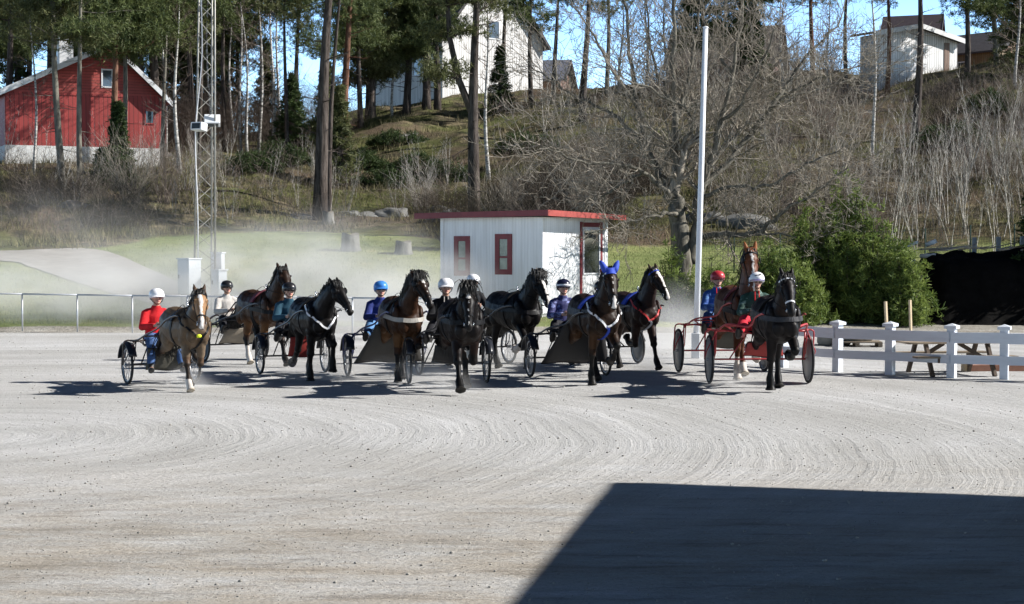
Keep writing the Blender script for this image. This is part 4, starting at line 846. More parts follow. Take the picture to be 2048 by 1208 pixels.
for i, (u, d, W, H, n, m_, lab) in enumerate(((262, 78, 4.2, 3.2, 46, M_bush, 'fan shaped bare bush on the left bank below the small spruce'), (848, 86, 2.4, 2.6, 34, M_sap, 'pale fan shaped bush on the middle slope'), (190, 80, 3.0, 2.2, 40, M_bush, 'bare bush left of the fan shaped one'), (330, 80, 3.2, 2.6, 40, M_twigred, 'reddish bare bush left of the mast'), (60, 79, 3.4, 2.2, 40, M_darktw, 'dark low bush below the white foundation'), (130, 78, 3, 1.8, 40, M_darktw, 'dark bush under the leftmost pine'), (420, 84, 3, 2.2, 36, M_bush, 'bare bush right behind the mast'),
    (1010, 74, 3.6, 2.4, 60, M_bush, 'tangled bare bush at the left above the kiosk roof'), (1090, 73, 3.6, 2.8, 60, M_darktw, 'dark tangled bush above the kiosk roof'), (1170, 73, 3.6, 2.8, 60, M_bush, 'tangled bare bush above the right end of the kiosk roof'), (1250, 74, 3.6, 2.8, 60, M_darktw, 'dark tangled bush left behind the big bare tree'), (1330, 76, 3.4, 2.6, 50, M_bush, 'tangled bush straight behind the bare tree trunk'), (905, 71, 2.6, 1.9, 60, M_darktw, 'dark bush at the left end of the kiosk roof'), (960, 71, 3.0, 2.2, 60, M_darktw, 'dark bush hidden behind the kiosk roof'), (1120, 80, 3.6, 2.6, 60, M_darktw, 'upper dark bush on the bank above the kiosk'), (1220, 81, 3.6, 2.6, 60, M_bush, 'upper bare bush left of the bare tree crown'), (1480, 72, 3.0, 2.0, 50, M_bush, 'grey bare bush right of the white pole'), (1580, 74, 3.2, 2.4, 50, M_twigred, 'reddish bare bush above the dwarf pines'), (1660, 74, 3.2, 2.4, 50, M_bush, 'bare bush above the right dwarf pines'), (1560, 86, 3.6, 2.8, 50, M_twigred, 'reddish bush high on the bank right of the bare tree'), (1650, 90, 3.6, 2.8, 50, M_twigred, 'highest reddish bush left of the white shed'), (1450, 90, 3.6, 2.8, 50, M_bush, 'bare bush high behind the crown of the bare tree'), (1310, 126, 4, 4.0, 50, M_twigred, 'tall bush at the left end of the dark shingle roof'), (1385, 127, 4, 4.2, 50, M_twigred, 'tall bush before the middle of the dark shingle roof'), (1450, 126, 4, 3.6, 50, M_twigred, 'bush before the dark shingle roof, right of the middle'), (1520, 127, 4, 4.2, 50, M_twigred, 'tall bush at the right end of the dark shingle roof'), (1590, 124, 4, 3.6, 50, M_twigred, 'bush in the gap between dark roof and white shed'), (1660, 122, 4, 3.6, 50, M_twigred, 'bush close left of the white shed'), (1980, 78, 3.4, 2.8, 50, M_twigred, 'reddish bush among the right saplings'), (1880, 90, 3.4, 2.6, 50, M_darktw, 'dark bush below the white shed'), (2040, 88, 3.4, 2.6, 50, M_twigred, 'reddish bush at the right edge of the bank'))):
    o = empty('bare_bush', at(u, d)); tag(o, lab, 'bush', 'bare bushes on the hillside'); link('stems', fan_bush(W, H, 60 + i, n), m_, o)
# stumps and rocks
def stump(u, d, r_, h, label):
    b_ = at(u, d); o = empty('tree_stump', b_); tag(o, label, 'stump', 'tree stumps'); mb = MB(); n = 16; prof = [(1.25, -.2), (1.16, .05), (1.05, .25), (1, .6), (.97, .93)]
    v = []; f = []
    for i, (q, z) in enumerate(prof):
        for k in range(n): a = 2 * math.pi * k / n; rr = r_ * (1 + (q - 1) * (1 + .7 * math.sin(5 * a)) ) * (1 + .07 * math.sin(3 * a + 1)); v.append((rr * math.cos(a), rr * math.sin(a), z * h + (.1 * h * math.sin(2 * a) if i == 4 else 0)))
    v = [Vector(p) for p in v]
    for i in range(4):
        for k in range(n): f.append((i * n + k, i * n + (k + 1) % n, (i + 1) * n + (k + 1) % n, (i + 1) * n + k))
    mb.add(v, f); mb.build('bark', bark('stump_bark', (.09, .09, .085), (.22, .215, .20), 5) if 'stump_bark' not in bpy.data.materials else bpy.data.materials['stump_bark'], o, smooth=True)
    mb = MB(); mb.add([p * 1 for p in v[4 * n:]] + [Vector((0, 0, h * .9))], [(k, (k + 1) % n, n) for k in range(n)]); mb.build('cut_face', mat('cut_wood', (.22, .20, .17), .9, .2, 6), o)
stump(656, 80, .28, .62, 'grey stump beside the big leaning pine'); stump(700, 69.5, .38, .74, 'broad grey stump standing on the lawn'); stump(806, 69, .34, .55, 'dark low stump on the lawn left of the kiosk')
def rock(u, d, s, label, seed):
    b_ = at(u, d); mb = MB(); mb.ball((0, 0, 0), 1.0, 22, 14); mb.v = [Vector((p.x * s[0], p.y * s[1], p.z * s[2])) * (1 + .35 * noise.fractal(p * 1.6 + Vector((seed, 0, 0)), 1, 2, 4)) for p in mb.v]
    o = mb.build('boulder', mat('lichen_rock', (.14, .138, .13), .9, .45, 3, .05), smooth=True); o.location = b_; tag(o, label, 'rock', 'rocks on the slope')
for i, (u, d, s, lab) in enumerate(((785, 83, (1.0, .7, .5), 'large pale rock slab on the slope above the lawn stump'), (730, 82.5, (.8, .5, .35), 'smaller grey rock left of the large slab'), (700, 82, (.6, .4, .25), 'low flat rock right of the leaning pine stump'), (900, 80, (1.2, .8, .6), 'dark rounded rock above the left end of the kiosk roof'), (880, 84, (.7, .5, .4), 'dark rock behind the rounded one by the kiosk'), (1490, 70, (1.2, .7, .55), 'grey rock on the slope right of the white pole'), (1410, 71, (.9, .6, .4), 'grey rock behind the white pole'), (600, 81, (.8, .5, .2), 'flat mossy rock left of the leaning pine'), (1025, 78, (.8, .6, .6), 'rock among the bushes above the kiosk'), (150, 76, (.9, .7, .35), 'broad dark rock at the foot of the left bank'))): rock(u, d, s, lab, i * 3.3)
# grass and brushwood nobody could count
def scatter(n, region, hmin, hmax, wd, lean, seed):
    rg = np.random.default_rng(seed); U, D = region(rg, n); X = (U - CX) / FPX * D; Z = np.array([terr(x, y) for x, y in zip(X, D)])
    H = rg.uniform(hmin, hmax, n); Lx = rg.normal(0, lean, n) * H; Ly = rg.normal(0, lean, n) * H; a = rg.uniform(0, math.pi, n); w_ = wd * rg.uniform(.6, 1.4, n)
    sx, sy = np.cos(a) * w_, np.sin(a) * w_
    V = np.stack([np.stack([X - sx, D - sy, Z - .05], 1), np.stack([X + sx, D + sy, Z - .05], 1), np.stack([X + Lx, D + Ly, Z + H], 1)], 1).reshape(-1, 3); return V, np.arange(n * 3).reshape(n, 3)
def hillreg(rg, n):
    U = rg.uniform(-60, 2110, n); D = 66 + (rg.beta(1.1, 1.5, n)) * 66; L = np.array([lawn_limit(u) for u in U]); c = np.array([noise.noise(Vector(((u - CX) / FPX * d * .25, d * .3, 5))) for u, d in zip(U, D)])
    k = (D > L) & (c > -.18); U, D = U[k], D[k]; 
    while len(U) < n: U = np.concatenate([U, U])[:n]; D = np.concatenate([D, D * 1.001 + .03])[:n]
    return U, D
def grassmat(name, c0, c1):
    m, t, b = base(name); g = nd(t, 'ShaderNodeNewGeometry'); n = noi(t, g.outputs['Position'], .35, 3, .6); a = nd(t, 'ShaderNodeMath', operation='MULTIPLY_ADD'); t.links.new(g.outputs['Random Per Island'], a.inputs[0]); a.inputs[1].default_value = .5
    s = nd(t, 'ShaderNodeMath', operation='MULTIPLY_ADD'); t.links.new(n, s.inputs[0]); s.inputs[1].default_value = 1.3; s.inputs[2].default_value = -.4; t.links.new(s.outputs[0], a.inputs[2]); r = ramp(t, [(.2, c0), (.8, c1)]); t.links.new(a.outputs[0], r.inputs[0]); t.links.new(r.outputs[0], b.inputs['Base Color']); b.inputs['Roughness'].default_value = .9; b.inputs['Specular IOR Level'].default_value = .1; return m
V, F = scatter(70000, hillreg, .15, .5, .018, .35, 3); tag(link('dry_grass', np_mesh('dry_grass', V, F), grassmat('dry_grass', (.05, .052, .022), (.23, .20, .11)), smooth=False), 'dry tan and green grass tufts covering the hillside', 'grass', kind='stuff')
def lawnreg(rg, n):
    U = rg.uniform(-60, 2110, n); D = 48.8 + rg.beta(1, 1.3, n) * 27; L = np.array([lawn_limit(u) for u in U]); k = (D < L) & ~((U > 1560) & (D < 52.5)); U, D = U[k], D[k]
    X = (U - CX) / FPX * D; yy = np.array([proj((x, d, terr(x, d)))[1] for x, d in zip(X, D)])
    ue = np.interp(U, [p[0] for p in up_e], [p[1] for p in up_e]); le = np.interp(U, [p[0] for p in lo_e], [p[1] for p in lo_e]); k = ~((yy > ue - 3) & (yy < le + 3) & (U < 905)); return U[k], D[k]
rg = np.random.default_rng(8); U_, D_ = lawnreg(rg, 46000)
V, F = scatter(len(U_), lambda r, n: (U_, D_), .05, .13, .012, .4, 4); tag(link('lawn_grass', np_mesh('lawn_grass', V, F), grassmat('lawn_grass', (.14, .185, .06), (.32, .33, .15)), smooth=False), 'short green lawn grass with dry tips', 'grass', kind='stuff')
def brush(n, ranges, hmin, hmax, m_, seed, label, name):
    rg = np.random.default_rng(seed); A, B, RA = [], [], []
    for (u0, u1, d0, d1, w_) in ranges:
        k = int(n * w_); U = rg.uniform(u0, u1, k); D = rg.uniform(d0, d1, k); X = (U - CX) / FPX * D
        for x, y in zip(X, D):
            if noise.noise(Vector((x * .22, y * .22, seed))) < -.12: continue
            p = np.array((x, y, terr(x, y) - .05)); h = rg.uniform(hmin, hmax); q = p + np.array((rg.normal(0, .22) * h, rg.normal(0, .22) * h, h * .6)); e = q + np.array((rg.normal(0, .3) * h, rg.normal(0, .3) * h, h * .4)); A += [p, q]; B += [q, e]; RA += [.009, .006]
            for _ in range(2): f_ = q + np.array((rg.normal(0, .35) * h, rg.normal(0, .35) * h, rg.uniform(.05, .45) * h)); A.append(q); B.append(f_); RA.append(.005)
    RA = np.array(RA); tag(link(name, np_mesh(name, *sticks(A, B, RA, RA * .5)), m_, smooth=False), label, 'undergrowth', kind='stuff')
brush(9000, ((1000, 1400, 70, 92, .3), (1400, 1740, 70, 110, .3), (1700, 2080, 66, 104, .25), (-20, 480, 72, 95, .14), (470, 720, 78, 100, .05), (1000, 1330, 100, 122, .07), (1280, 1740, 104, 124, .3), (760, 900, 84, 92, .05)), .7, 2.0, M_twigred, 5, 'tangled leafless reddish brown undergrowth on the banks', 'undergrowth')
brush(6000, ((990, 1340, 69, 84, .45), (-20, 300, 72, 84, .2), (1880, 2080, 70, 90, .1), (840, 1000, 76, 86, .08)), .6, 1.6, M_darktw, 9, 'dark tangled brushwood on the shaded bank', 'brushwood')
brush(5500, ((480, 700, 104, 125, .3), (300, 480, 98, 118, .3), (-20, 300, 96, 112, .3)), 1.5, 4.5, M_twig, 13, 'tall thin thicket along the skyline behind the pines', 'thicket')
# loose stones on the track
rg = np.random.default_rng(2); n = 9000; D = 11.3 + 33 * rg.beta(1, 1.6, n); X = rg.uniform(-.34, .34, n) * D; S = np.exp(rg.normal(-5.25, .5, n)); S = np.minimum(S, .022)
O = np.array([(1, 0, 0), (-1, 0, 0), (0, 1, 0), (0, -1, 0), (0, 0, .75), (0, 0, -.75)]); V = np.stack([X, D, S * .35], 1)[:, None, :] + O[None] * S[:, None, None] * rg.uniform(.6, 1.3, (n, 6, 1)); i = (np.arange(n) * 6)[:, None]
F = np.concatenate([i + np.array([q]) for q in ((0, 2, 4), (2, 1, 4), (1, 3, 4), (3, 0, 4), (2, 0, 5), (1, 2, 5), (3, 1, 5), (0, 3, 5))], 0)
tag(link('gravel', np_mesh('gravel', V.reshape(-1, 3), F), mat('gravel_clods', (.30, .285, .255), .95, .4, .9), smooth=False), 'loose stones and clods scattered over the track', 'gravel', kind='stuff')
# ------------------------------------------------------------------ horses
def coatmat(name, rough=.46):
    m, t, b = base(name); tc = nd(t, 'ShaderNodeTexCoord'); n = noi(t, mapping(t, tc.outputs['Object'], (3, 3, 3)), 2.2, 5, .6); a = nd(t, 'ShaderNodeAttribute', attribute_name='coat')
    g = ramp(t, [(.3, (.75, .75, .75)), (.7, (1.25, 1.25, 1.25))]); t.links.new(n, g.inputs[0]); t.links.new(mixc(t, 1, a.outputs[0], g.outputs[0], 'MULTIPLY'), b.inputs['Base Color'])
    b.inputs['Roughness'].default_value = rough; b.inputs['Specular IOR Level'].default_value = .11; b.inputs['Sheen Weight'].default_value = .0
    bump(t, b, noi(t, mapping(t, tc.outputs['Object'], (60, 60, 14)), 1, 3, .6), .25, .004); return m
M_coat = coatmat('horse_coat')
M_hairb = mat('black_hair', (.012, .011, .010), .5, .4, 20, spec=.5); M_hairbr = mat('brown_hair', (.05, .028, .018), .5, .4, 20)
M_leather = mat('black_leather', (.008, .008, .009), .5, .3, 20, spec=.12); M_strapw = mat('white_webbing', (.72, .72, .74), .6, .08, 20); M_blue = mat('blue_cloth', (.02, .06, .42), .7, .15, 12); M_maroon = mat('maroon_pad', (.10, .012, .025), .7, .2, 12); M_steelb = mat('polished_steel', (.6, .6, .62), .2, .05, 4, metal=1); M_redw = mat('red_webbing', (.5, .03, .03), .6, .1, 10); M_yel = mat('yellow_tag', (.65, .75, .03), .5, .1); M_eye = mat('dark_eye', (.006, .005, .004), .08, .1)
def sd(a, y=0): return Vector((math.sin(a), y, -math.cos(a)))
def horse_body(hp):
    """origin on the ground under the trunk, +X forward, +Y left"""
    mb = MB(); S = []      # S: (pos, tag)
    N = 16
    def loft(rings, tg, ncap=True):
        """rings: (center, xaxis(lateral), yaxis(depth), rx, ry, tag)"""
        k0 = len(mb.v); v = []; f = []
        for (c, ax, ay, rx, ry, tt) in rings:
            for k in range(N):
                a = 2 * math.pi * k / N; q = c + ax * (math.cos(a) * rx) + ay * (math.sin(a) * ry); v.append(q); S.append((q, tt or tg))
        for i in range(len(rings) - 1):
            for k in range(N): f.append((i * N + k, i * N + (k + 1) % N, (i + 1) * N + (k + 1) % N, (i + 1) * N + k))
        f.append(tuple(range(N - 1, -1, -1))); f.append(tuple(range((len(rings) - 1) * N, len(rings) * N))); mb.add(v, f)
    Y = Vector((0, 1, 0)); Z = Vector((0, 0, 1)); bulk = hp.get('bulk', 1.0)
    tor = [(-.90, 1.20, .10, .10), (-.82, 1.22, .22, .19), (-.66, 1.235, .30, .265), (-.45, 1.21, .325, .295), (-.2, 1.165, .335, .305), (.05, 1.145, .35, .31), (.28, 1.15, .37, .295), (.46, 1.165, .37, .27), (.62, 1.15, .31, .245), (.74, 1.13, .235, .20), (.82, 1.12, .14, .12), (.855, 1.11, .06, .06)]
    loft([(Vector((x, 0, z)), Y, Z, w_ * bulk * 1.08, h_ * (1 + (bulk - 1) * .5), None) for x, z, h_, w_ in tor], 'body')
    mb.ball((.40, 0, 1.44), (.20, .075, .09), 12, 8); S.extend((q, 'body') for q in mb.v[-40:])
    for s_ in (1, -1):      # shoulder, haunch and chest muscles
        for c, r_ in (((.50, s_ * .15, 1.13), (.20, .11, .27)), ((-.58, s_ * .16, 1.16), (.25, .125, .28)), ((.77, s_ * .105, 1.05), (.11, .105, .15)), ((.62, s_ * .215, 1.20), (.16, .07, .20)), ((.50, s_ * .20, .98), (.12, .075, .14)), ((-.70, s_ * .17, 1.02), (.16, .10, .22)), ((-.38, s_ * .235, 1.02), (.14, .07, .18)), ((.05, s_ * .03, 1.44), (.5, .09, .06))):
            k0 = len(mb.v); mb.ball(c, (r_[0], r_[1] * bulk, r_[2]), 12, 8); S.extend((q, 'body') for q in mb.v[k0:])
    # neck and head
    ny, hy = R(hp.get('neck_yaw', 0)), R(hp.get('head_yaw', 0)); nl = R(hp.get('neck_up', 0)); nk = hp.get('neck_len', 1.0)
    base_ = Vector((.50, 0, 1.24)); raw = [(0, 0, .31, .165), (.17, .20, .255, .125), (.31, .41, .20, .10), (.42, .585, .165, .088), (.455, .66, .13, .085)]
    rings = []; crest = []; prevc = None
    pts = []
    for i, (x, z, hz_, wd) in enumerate(raw):
        q = Vector((x, 0, z)) * nk; q = Matrix.Rotation(-nl, 3, 'Y') @ q; q = Matrix.Rotation(ny * (i / 4), 3, 'Z') @ q; pts.append(base_ + q)
    for i, (x, z, hz_, wd) in enumerate(raw):
        t = (pts[min(i + 1, 4)] - pts[max(i - 1, 0)]).normalized(); side = Matrix.Rotation(ny * i / 4 + hy * max(0, (i - 2) / 2) * .6, 3, 'Z') @ Y; side = (side - t * side.dot(t)).normalized(); up = side.cross(t) * -1
        if up.x > 0: up = -up
        rings.append((pts[i], side, up, wd * 1.22 * (1 + (bulk - 1) * 1.5), hz_ * .95, None)); crest.append((pts[i] + up * hz_ * .82, up, side))
    loft(rings, 'neck')
    poll = pts[4] + Vector((0, 0, .02)); yaw = ny + hy; tilt = R(hp.get('nose', 58))      # nose direction below horizontal
    fw = Matrix.Rotation(yaw, 3, 'Z') @ Vector((math.cos(tilt), 0, -math.sin(tilt))); sdv = Matrix.Rotation(yaw, 3, 'Z') @ Y; roll = R(hp.get('roll', 0))
    sdv = Quaternion(fw, roll) @ sdv; fr = sdv.cross(fw); fr = -fr if fr.dot(Matrix.Rotation(yaw, 3, 'Z') @ Vector((1, 0, 0))) < 0 else fr  # fr: forehead normal
    hs = hp.get('head', 1.0) * 1.06
    hr = [(-.07, .05, .06, 0), (-.02, .088, .10, -.01), (.07, .104, .125, -.02), (.16, .108, .135, -.025), (.24, .096, .125, -.02), (.33, .074, .10, 0), (.42, .060, .078, .01), (.50, .056, .068, .008), (.565, .058, .066, 0), (.61, .05, .055, -.006), (.635, .03, .032, -.01)]
    hrings = []
    for t, wx, wy, off in hr:
        tg = 'muzzle' if t > .49 else 'head'; hrings.append((poll + fw * t * hs + fr * off * hs, sdv, fr, wx * hs, wy * hs, tg))
    loft(hrings, 'head')
    for s_ in (1, -1):
        for c, r_ in ((poll + (fw * .15 + sdv * s_ * .085 + fr * .05) * hs, .038), (poll + (fw * .2 + sdv * s_ * .075 - fr * .05) * hs, .062), (poll + (fw * .58 + sdv * s_ * .04 + fr * .02) * hs, .026)):
            k0 = len(mb.v); mb.ball(c, r_ * hs, 8, 6); S.extend((q, 'muzzle' if r_ < .03 else 'head') for q in mb.v[k0:])
        eb = poll + (-fw * .02 + sdv * s_ * .062 + fr * .02) * hs; et = eb + (-fw * .155 + sdv * s_ * (.03 + hp.get('ear_out', 0)) + fr * hp.get('ear_fwd', .03)) * hs; k0 = len(mb.v)
        mb.tube([eb, eb.lerp(et, .4), eb.lerp(et, .75), et], [.034 * hs, (.042 * hs, .028 * hs), (.028 * hs, .02 * hs), .011], 8); S.extend((q, 'ear') for q in mb.v[k0:])
    # legs
    hoofs = []
    def legl(js, rad, tags):
        q = spline(js, 3); n = len(q); kk = np.linspace(0, len(rad) - 1, n); rr = [(float(np.interp(k, range(len(rad)), [r_[0] for r_ in rad])), float(np.interp(k, range(len(rad)), [r_[1] for r_ in rad]))) for k in kk]
        rings = []
        for i in range(n):
            t = (q[min(i + 1, n - 1)] - q[max(i - 1, 0)]).normalized(); ay = Y.cross(t).normalized(); ax = t.cross(ay); rings.append((q[i], ax, ay, rr[i][1], rr[i][0], tags[min(len(tags) - 1, int(kk[i] + .5))]))
        loft(rings, 'leg')
    th = hp.get('leg', 1.0) * 1.32
    jr = random.Random(hp['seed'] * 17); hp = dict(hp); 
    for key in ('fl', 'fr', 'hl', 'hr'): a, k, f = hp[key]; hp[key] = (a + jr.uniform(-7, 7), k + (jr.uniform(-14, 18) if k > 20 else 0), f + (jr.uniform(-8, 12) if k > 20 else 0))
    for key, s_ in (('fl', 1), ('fr', -1)):
        a, k, f = [R(q) for q in hp[key]]; E = Vector((.47, s_ * .155, .955)); 
        st_ = 1 / max(.86, math.cos(a)) if k < .3 else 1
        K = E + sd(a) * .45 * st_; F = K + sd(a - k) * .305 * st_; pa = a - k + R(24) - f; H_ = F + sd(pa) * .13
        ha = pa - R(8) if f < .2 else pa; T = H_ + sd(ha) * .065
        mid = E.lerp(K, .5) + Vector((.01, 0, 0))
        legl([E + Vector((0, 0, .12)), E, mid, K.lerp(E, .14), K, F.lerp(K, .85), F.lerp(K, .35), F, H_, T], [(.13, .095), (.118, .092), (.095, .082), (.054 * th, .047 * th), (.060 * th, .053 * th), (.038 * th, .031 * th), (.035 * th, .028 * th), (.052 * th, .045 * th), (.047 * th, .046 * th), (.074 * th, .068 * th)], ['body', 'body', 'body', 'upleg', 'knee', 'knee', 'low', 'sock', 'sock', 'hoof'])
        hoofs.append(T)
    for key, s_ in (('hl', 1), ('hr', -1)):
        a, k, f = [R(q) for q in hp[key]]; Hp = Vector((-.56, s_ * .15, 1.15)); St = Hp + sd(a + R(28)) * .30; Hk = St + sd(a - R(36) - k * .15) * .44; F = Hk + sd(a + R(3) - k) * .365; pa = a - k + R(24) - f; H_ = F + sd(pa) * .12; T = H_ + sd(pa - R(6)) * .065
        legl([Hp, St.lerp(Hp, .3), St, Hk.lerp(St, .45), Hk.lerp(St, .1), Hk, F.lerp(Hk, .8), F.lerp(Hk, .3), F, H_, T], [(.18, .12), (.185, .125), (.135, .105), (.098, .08), (.058 * th, .042 * th), (.072 * th, .05 * th), (.046 * th, .036 * th), (.040 * th, .031 * th), (.054 * th, .046 * th), (.048 * th, .046 * th), (.074 * th, .068 * th)], ['body', 'body', 'body', 'body', 'upleg', 'knee', 'knee', 'low', 'sock', 'sock', 'hoof'])
        hoofs.append(T)
    me = remesh(mb, .016, 3, .5)
    for q, n_, v_ in [(v_.co.copy(), v_.normal.copy(), v_) for v_ in me.vertices]: v_.co = q + n_ * ((.012 * noise.noise(q * 5.5 + Vector((hp['seed'], 0, 0))) + .005 * noise.noise(q * 14)) * (1 if q.z > .6 else .35))
    kd = KDTree(len(S)); [kd.insert(q, i) for i, (q, t) in enumerate(S)]; kd.balance()
    c = hp['coat']; bod = c['body']; tc = {'body': bod, 'neck': c.get('neck', bod), 'head': c.get('head', bod), 'ear': c.get('ear', c.get('head', bod)), 'upleg': c.get('upleg', bod), 'knee': c.get('low', bod), 'low': c.get('low', bod), 'sock': c.get('low', bod), 'muzzle': c.get('muzzle', (.014, .012, .011)), 'hoof': c.get('hoof', (.03, .027, .024))}
    socks = hp.get('socks', {}); n = len(me.vertices); co = np.empty(n * 3, np.float32); me.vertices.foreach_get('co', co); co = co.reshape(-1, 3); out = np.ones((n, 4), np.float32); bz = hp.get('blaze')
    for i in range(n):
        q = Vector(co[i]); acc = Vector((0, 0, 0)); ws = 0
        for (p_, j, dd) in kd.find_n(q, 3): w_ = 1 / (dd + .01); acc += Vector(tc[S[j][1]]) * w_; ws += w_
        col = acc / ws; tg = S[kd.find(q)[1]][1]
        if tg in ('sock', 'hoof', 'low') and socks:
            li = min(range(4), key=lambda j: (hoofs[j] - q).length); lv = socks.get(('fl', 'fr', 'hl', 'hr')[li], 0)
            if lv and (tg == 'sock' or (lv > 1 and tg == 'low')): col = Vector((.55, .5, .45))
            if lv and tg == 'hoof': col = Vector((.4, .35, .28))
        if tg == 'body' and q.z < .98 and c.get('belly'): col = col.lerp(Vector(c['belly']), min(1, (.98 - q.z) * 6) * (1 if abs(q.x) < .6 else .4))
        if bz and tg in ('head', 'muzzle'):
            r_ = (q - poll) / hs; t = r_.dot(fw); l = r_.dot(sdv); fn = r_.dot(fr)
            if fn > .01:
                wv = np.interp(t, [b_[0] for b_ in bz], [b_[1] for b_ in bz]) + .006 * math.sin(t * 60 + l * 90)
                if abs(l + .006 * math.sin(t * 23)) < wv: col = Vector((.68, .64, .60))
        out[i, :3] = col
    ca = me.color_attributes.new('coat', 'FLOAT_COLOR', 'POINT'); ca.data.foreach_set('color', out.ravel())
    lowest = min(h_.z for h_ in hoofs)
    return me, dict(poll=poll, fw=fw, fr=fr, sd=sdv, hs=hs, crest=crest, low=float(co[:, 2].min()), hoofs=hoofs)
def hairs(strands, m, name, parent):
    mb = MB()
    for pts, w_ in strands: mb.tube(pts, [w_, w_ * 1.0, w_ * .75, w_ * .25][:len(pts)] if len(pts) == 4 else [w_ * (1 - .8 * i / (len(pts) - 1)) for i in range(len(pts))], 4)
    return mb.build(name, m, parent, smooth=True)
def strap(bv, pts, w_, m, name, parent, closed=False, off=.012, th=.008, snap=True, n=6):
    q = spline(list(pts) + ([pts[0]] if closed else []), n); P_, N_ = [], []
    for p in q:
        if snap:
            l, nn, i, d = bv.find_nearest(p)
            if d > .22: P_.append(p); N_.append(nn)
            else: P_.append(l + nn * off); N_.append(nn)
        else: l, nn, i, d = bv.find_nearest(p); P_.append(p); N_.append(nn)
    for _ in range(9 if snap else 0): P_ = [P_[i] if i in (0, len(P_) - 1) else P_[i].lerp((P_[i - 1] + P_[i + 1]) / 2, .6) for i in range(len(P_))]
    for p_i in range(len(P_) if snap else 0):
        l, nn, i, d = bv.find_nearest(P_[p_i])
        if (P_[p_i] - l).dot(nn) < off * .6: P_[p_i] = l + nn * off * .6
    for _ in range(4): N_ = [(N_[max(0, i - 1)] + N_[i] + N_[min(len(N_) - 1, i + 1)]).normalized() for i in range(len(N_))]
    mb = MB(); v = []; f = []
    for i, p in enumerate(P_):
        t = (P_[min(i + 1, len(P_) - 1)] - P_[max(i - 1, 0)]).normalized(); b_ = t.cross(N_[i]).normalized(); nn = N_[i]
        v += [p + b_ * w_ / 2 - nn * th / 2, p + b_ * w_ / 2 + nn * th / 2, p - b_ * w_ / 2 + nn * th / 2, p - b_ * w_ / 2 - nn * th / 2]
    for i in range(len(P_) - 1):
        for k in range(4): f.append((i * 4 + k, i * 4 + (k + 1) % 4, i * 4 + 4 + (k + 1) % 4, i * 4 + 4 + k))
    f += [(3, 2, 1, 0), tuple(range(len(v) - 4, len(v)))]; mb.add(v, f); return mb.build(name, m, parent, smooth=False)
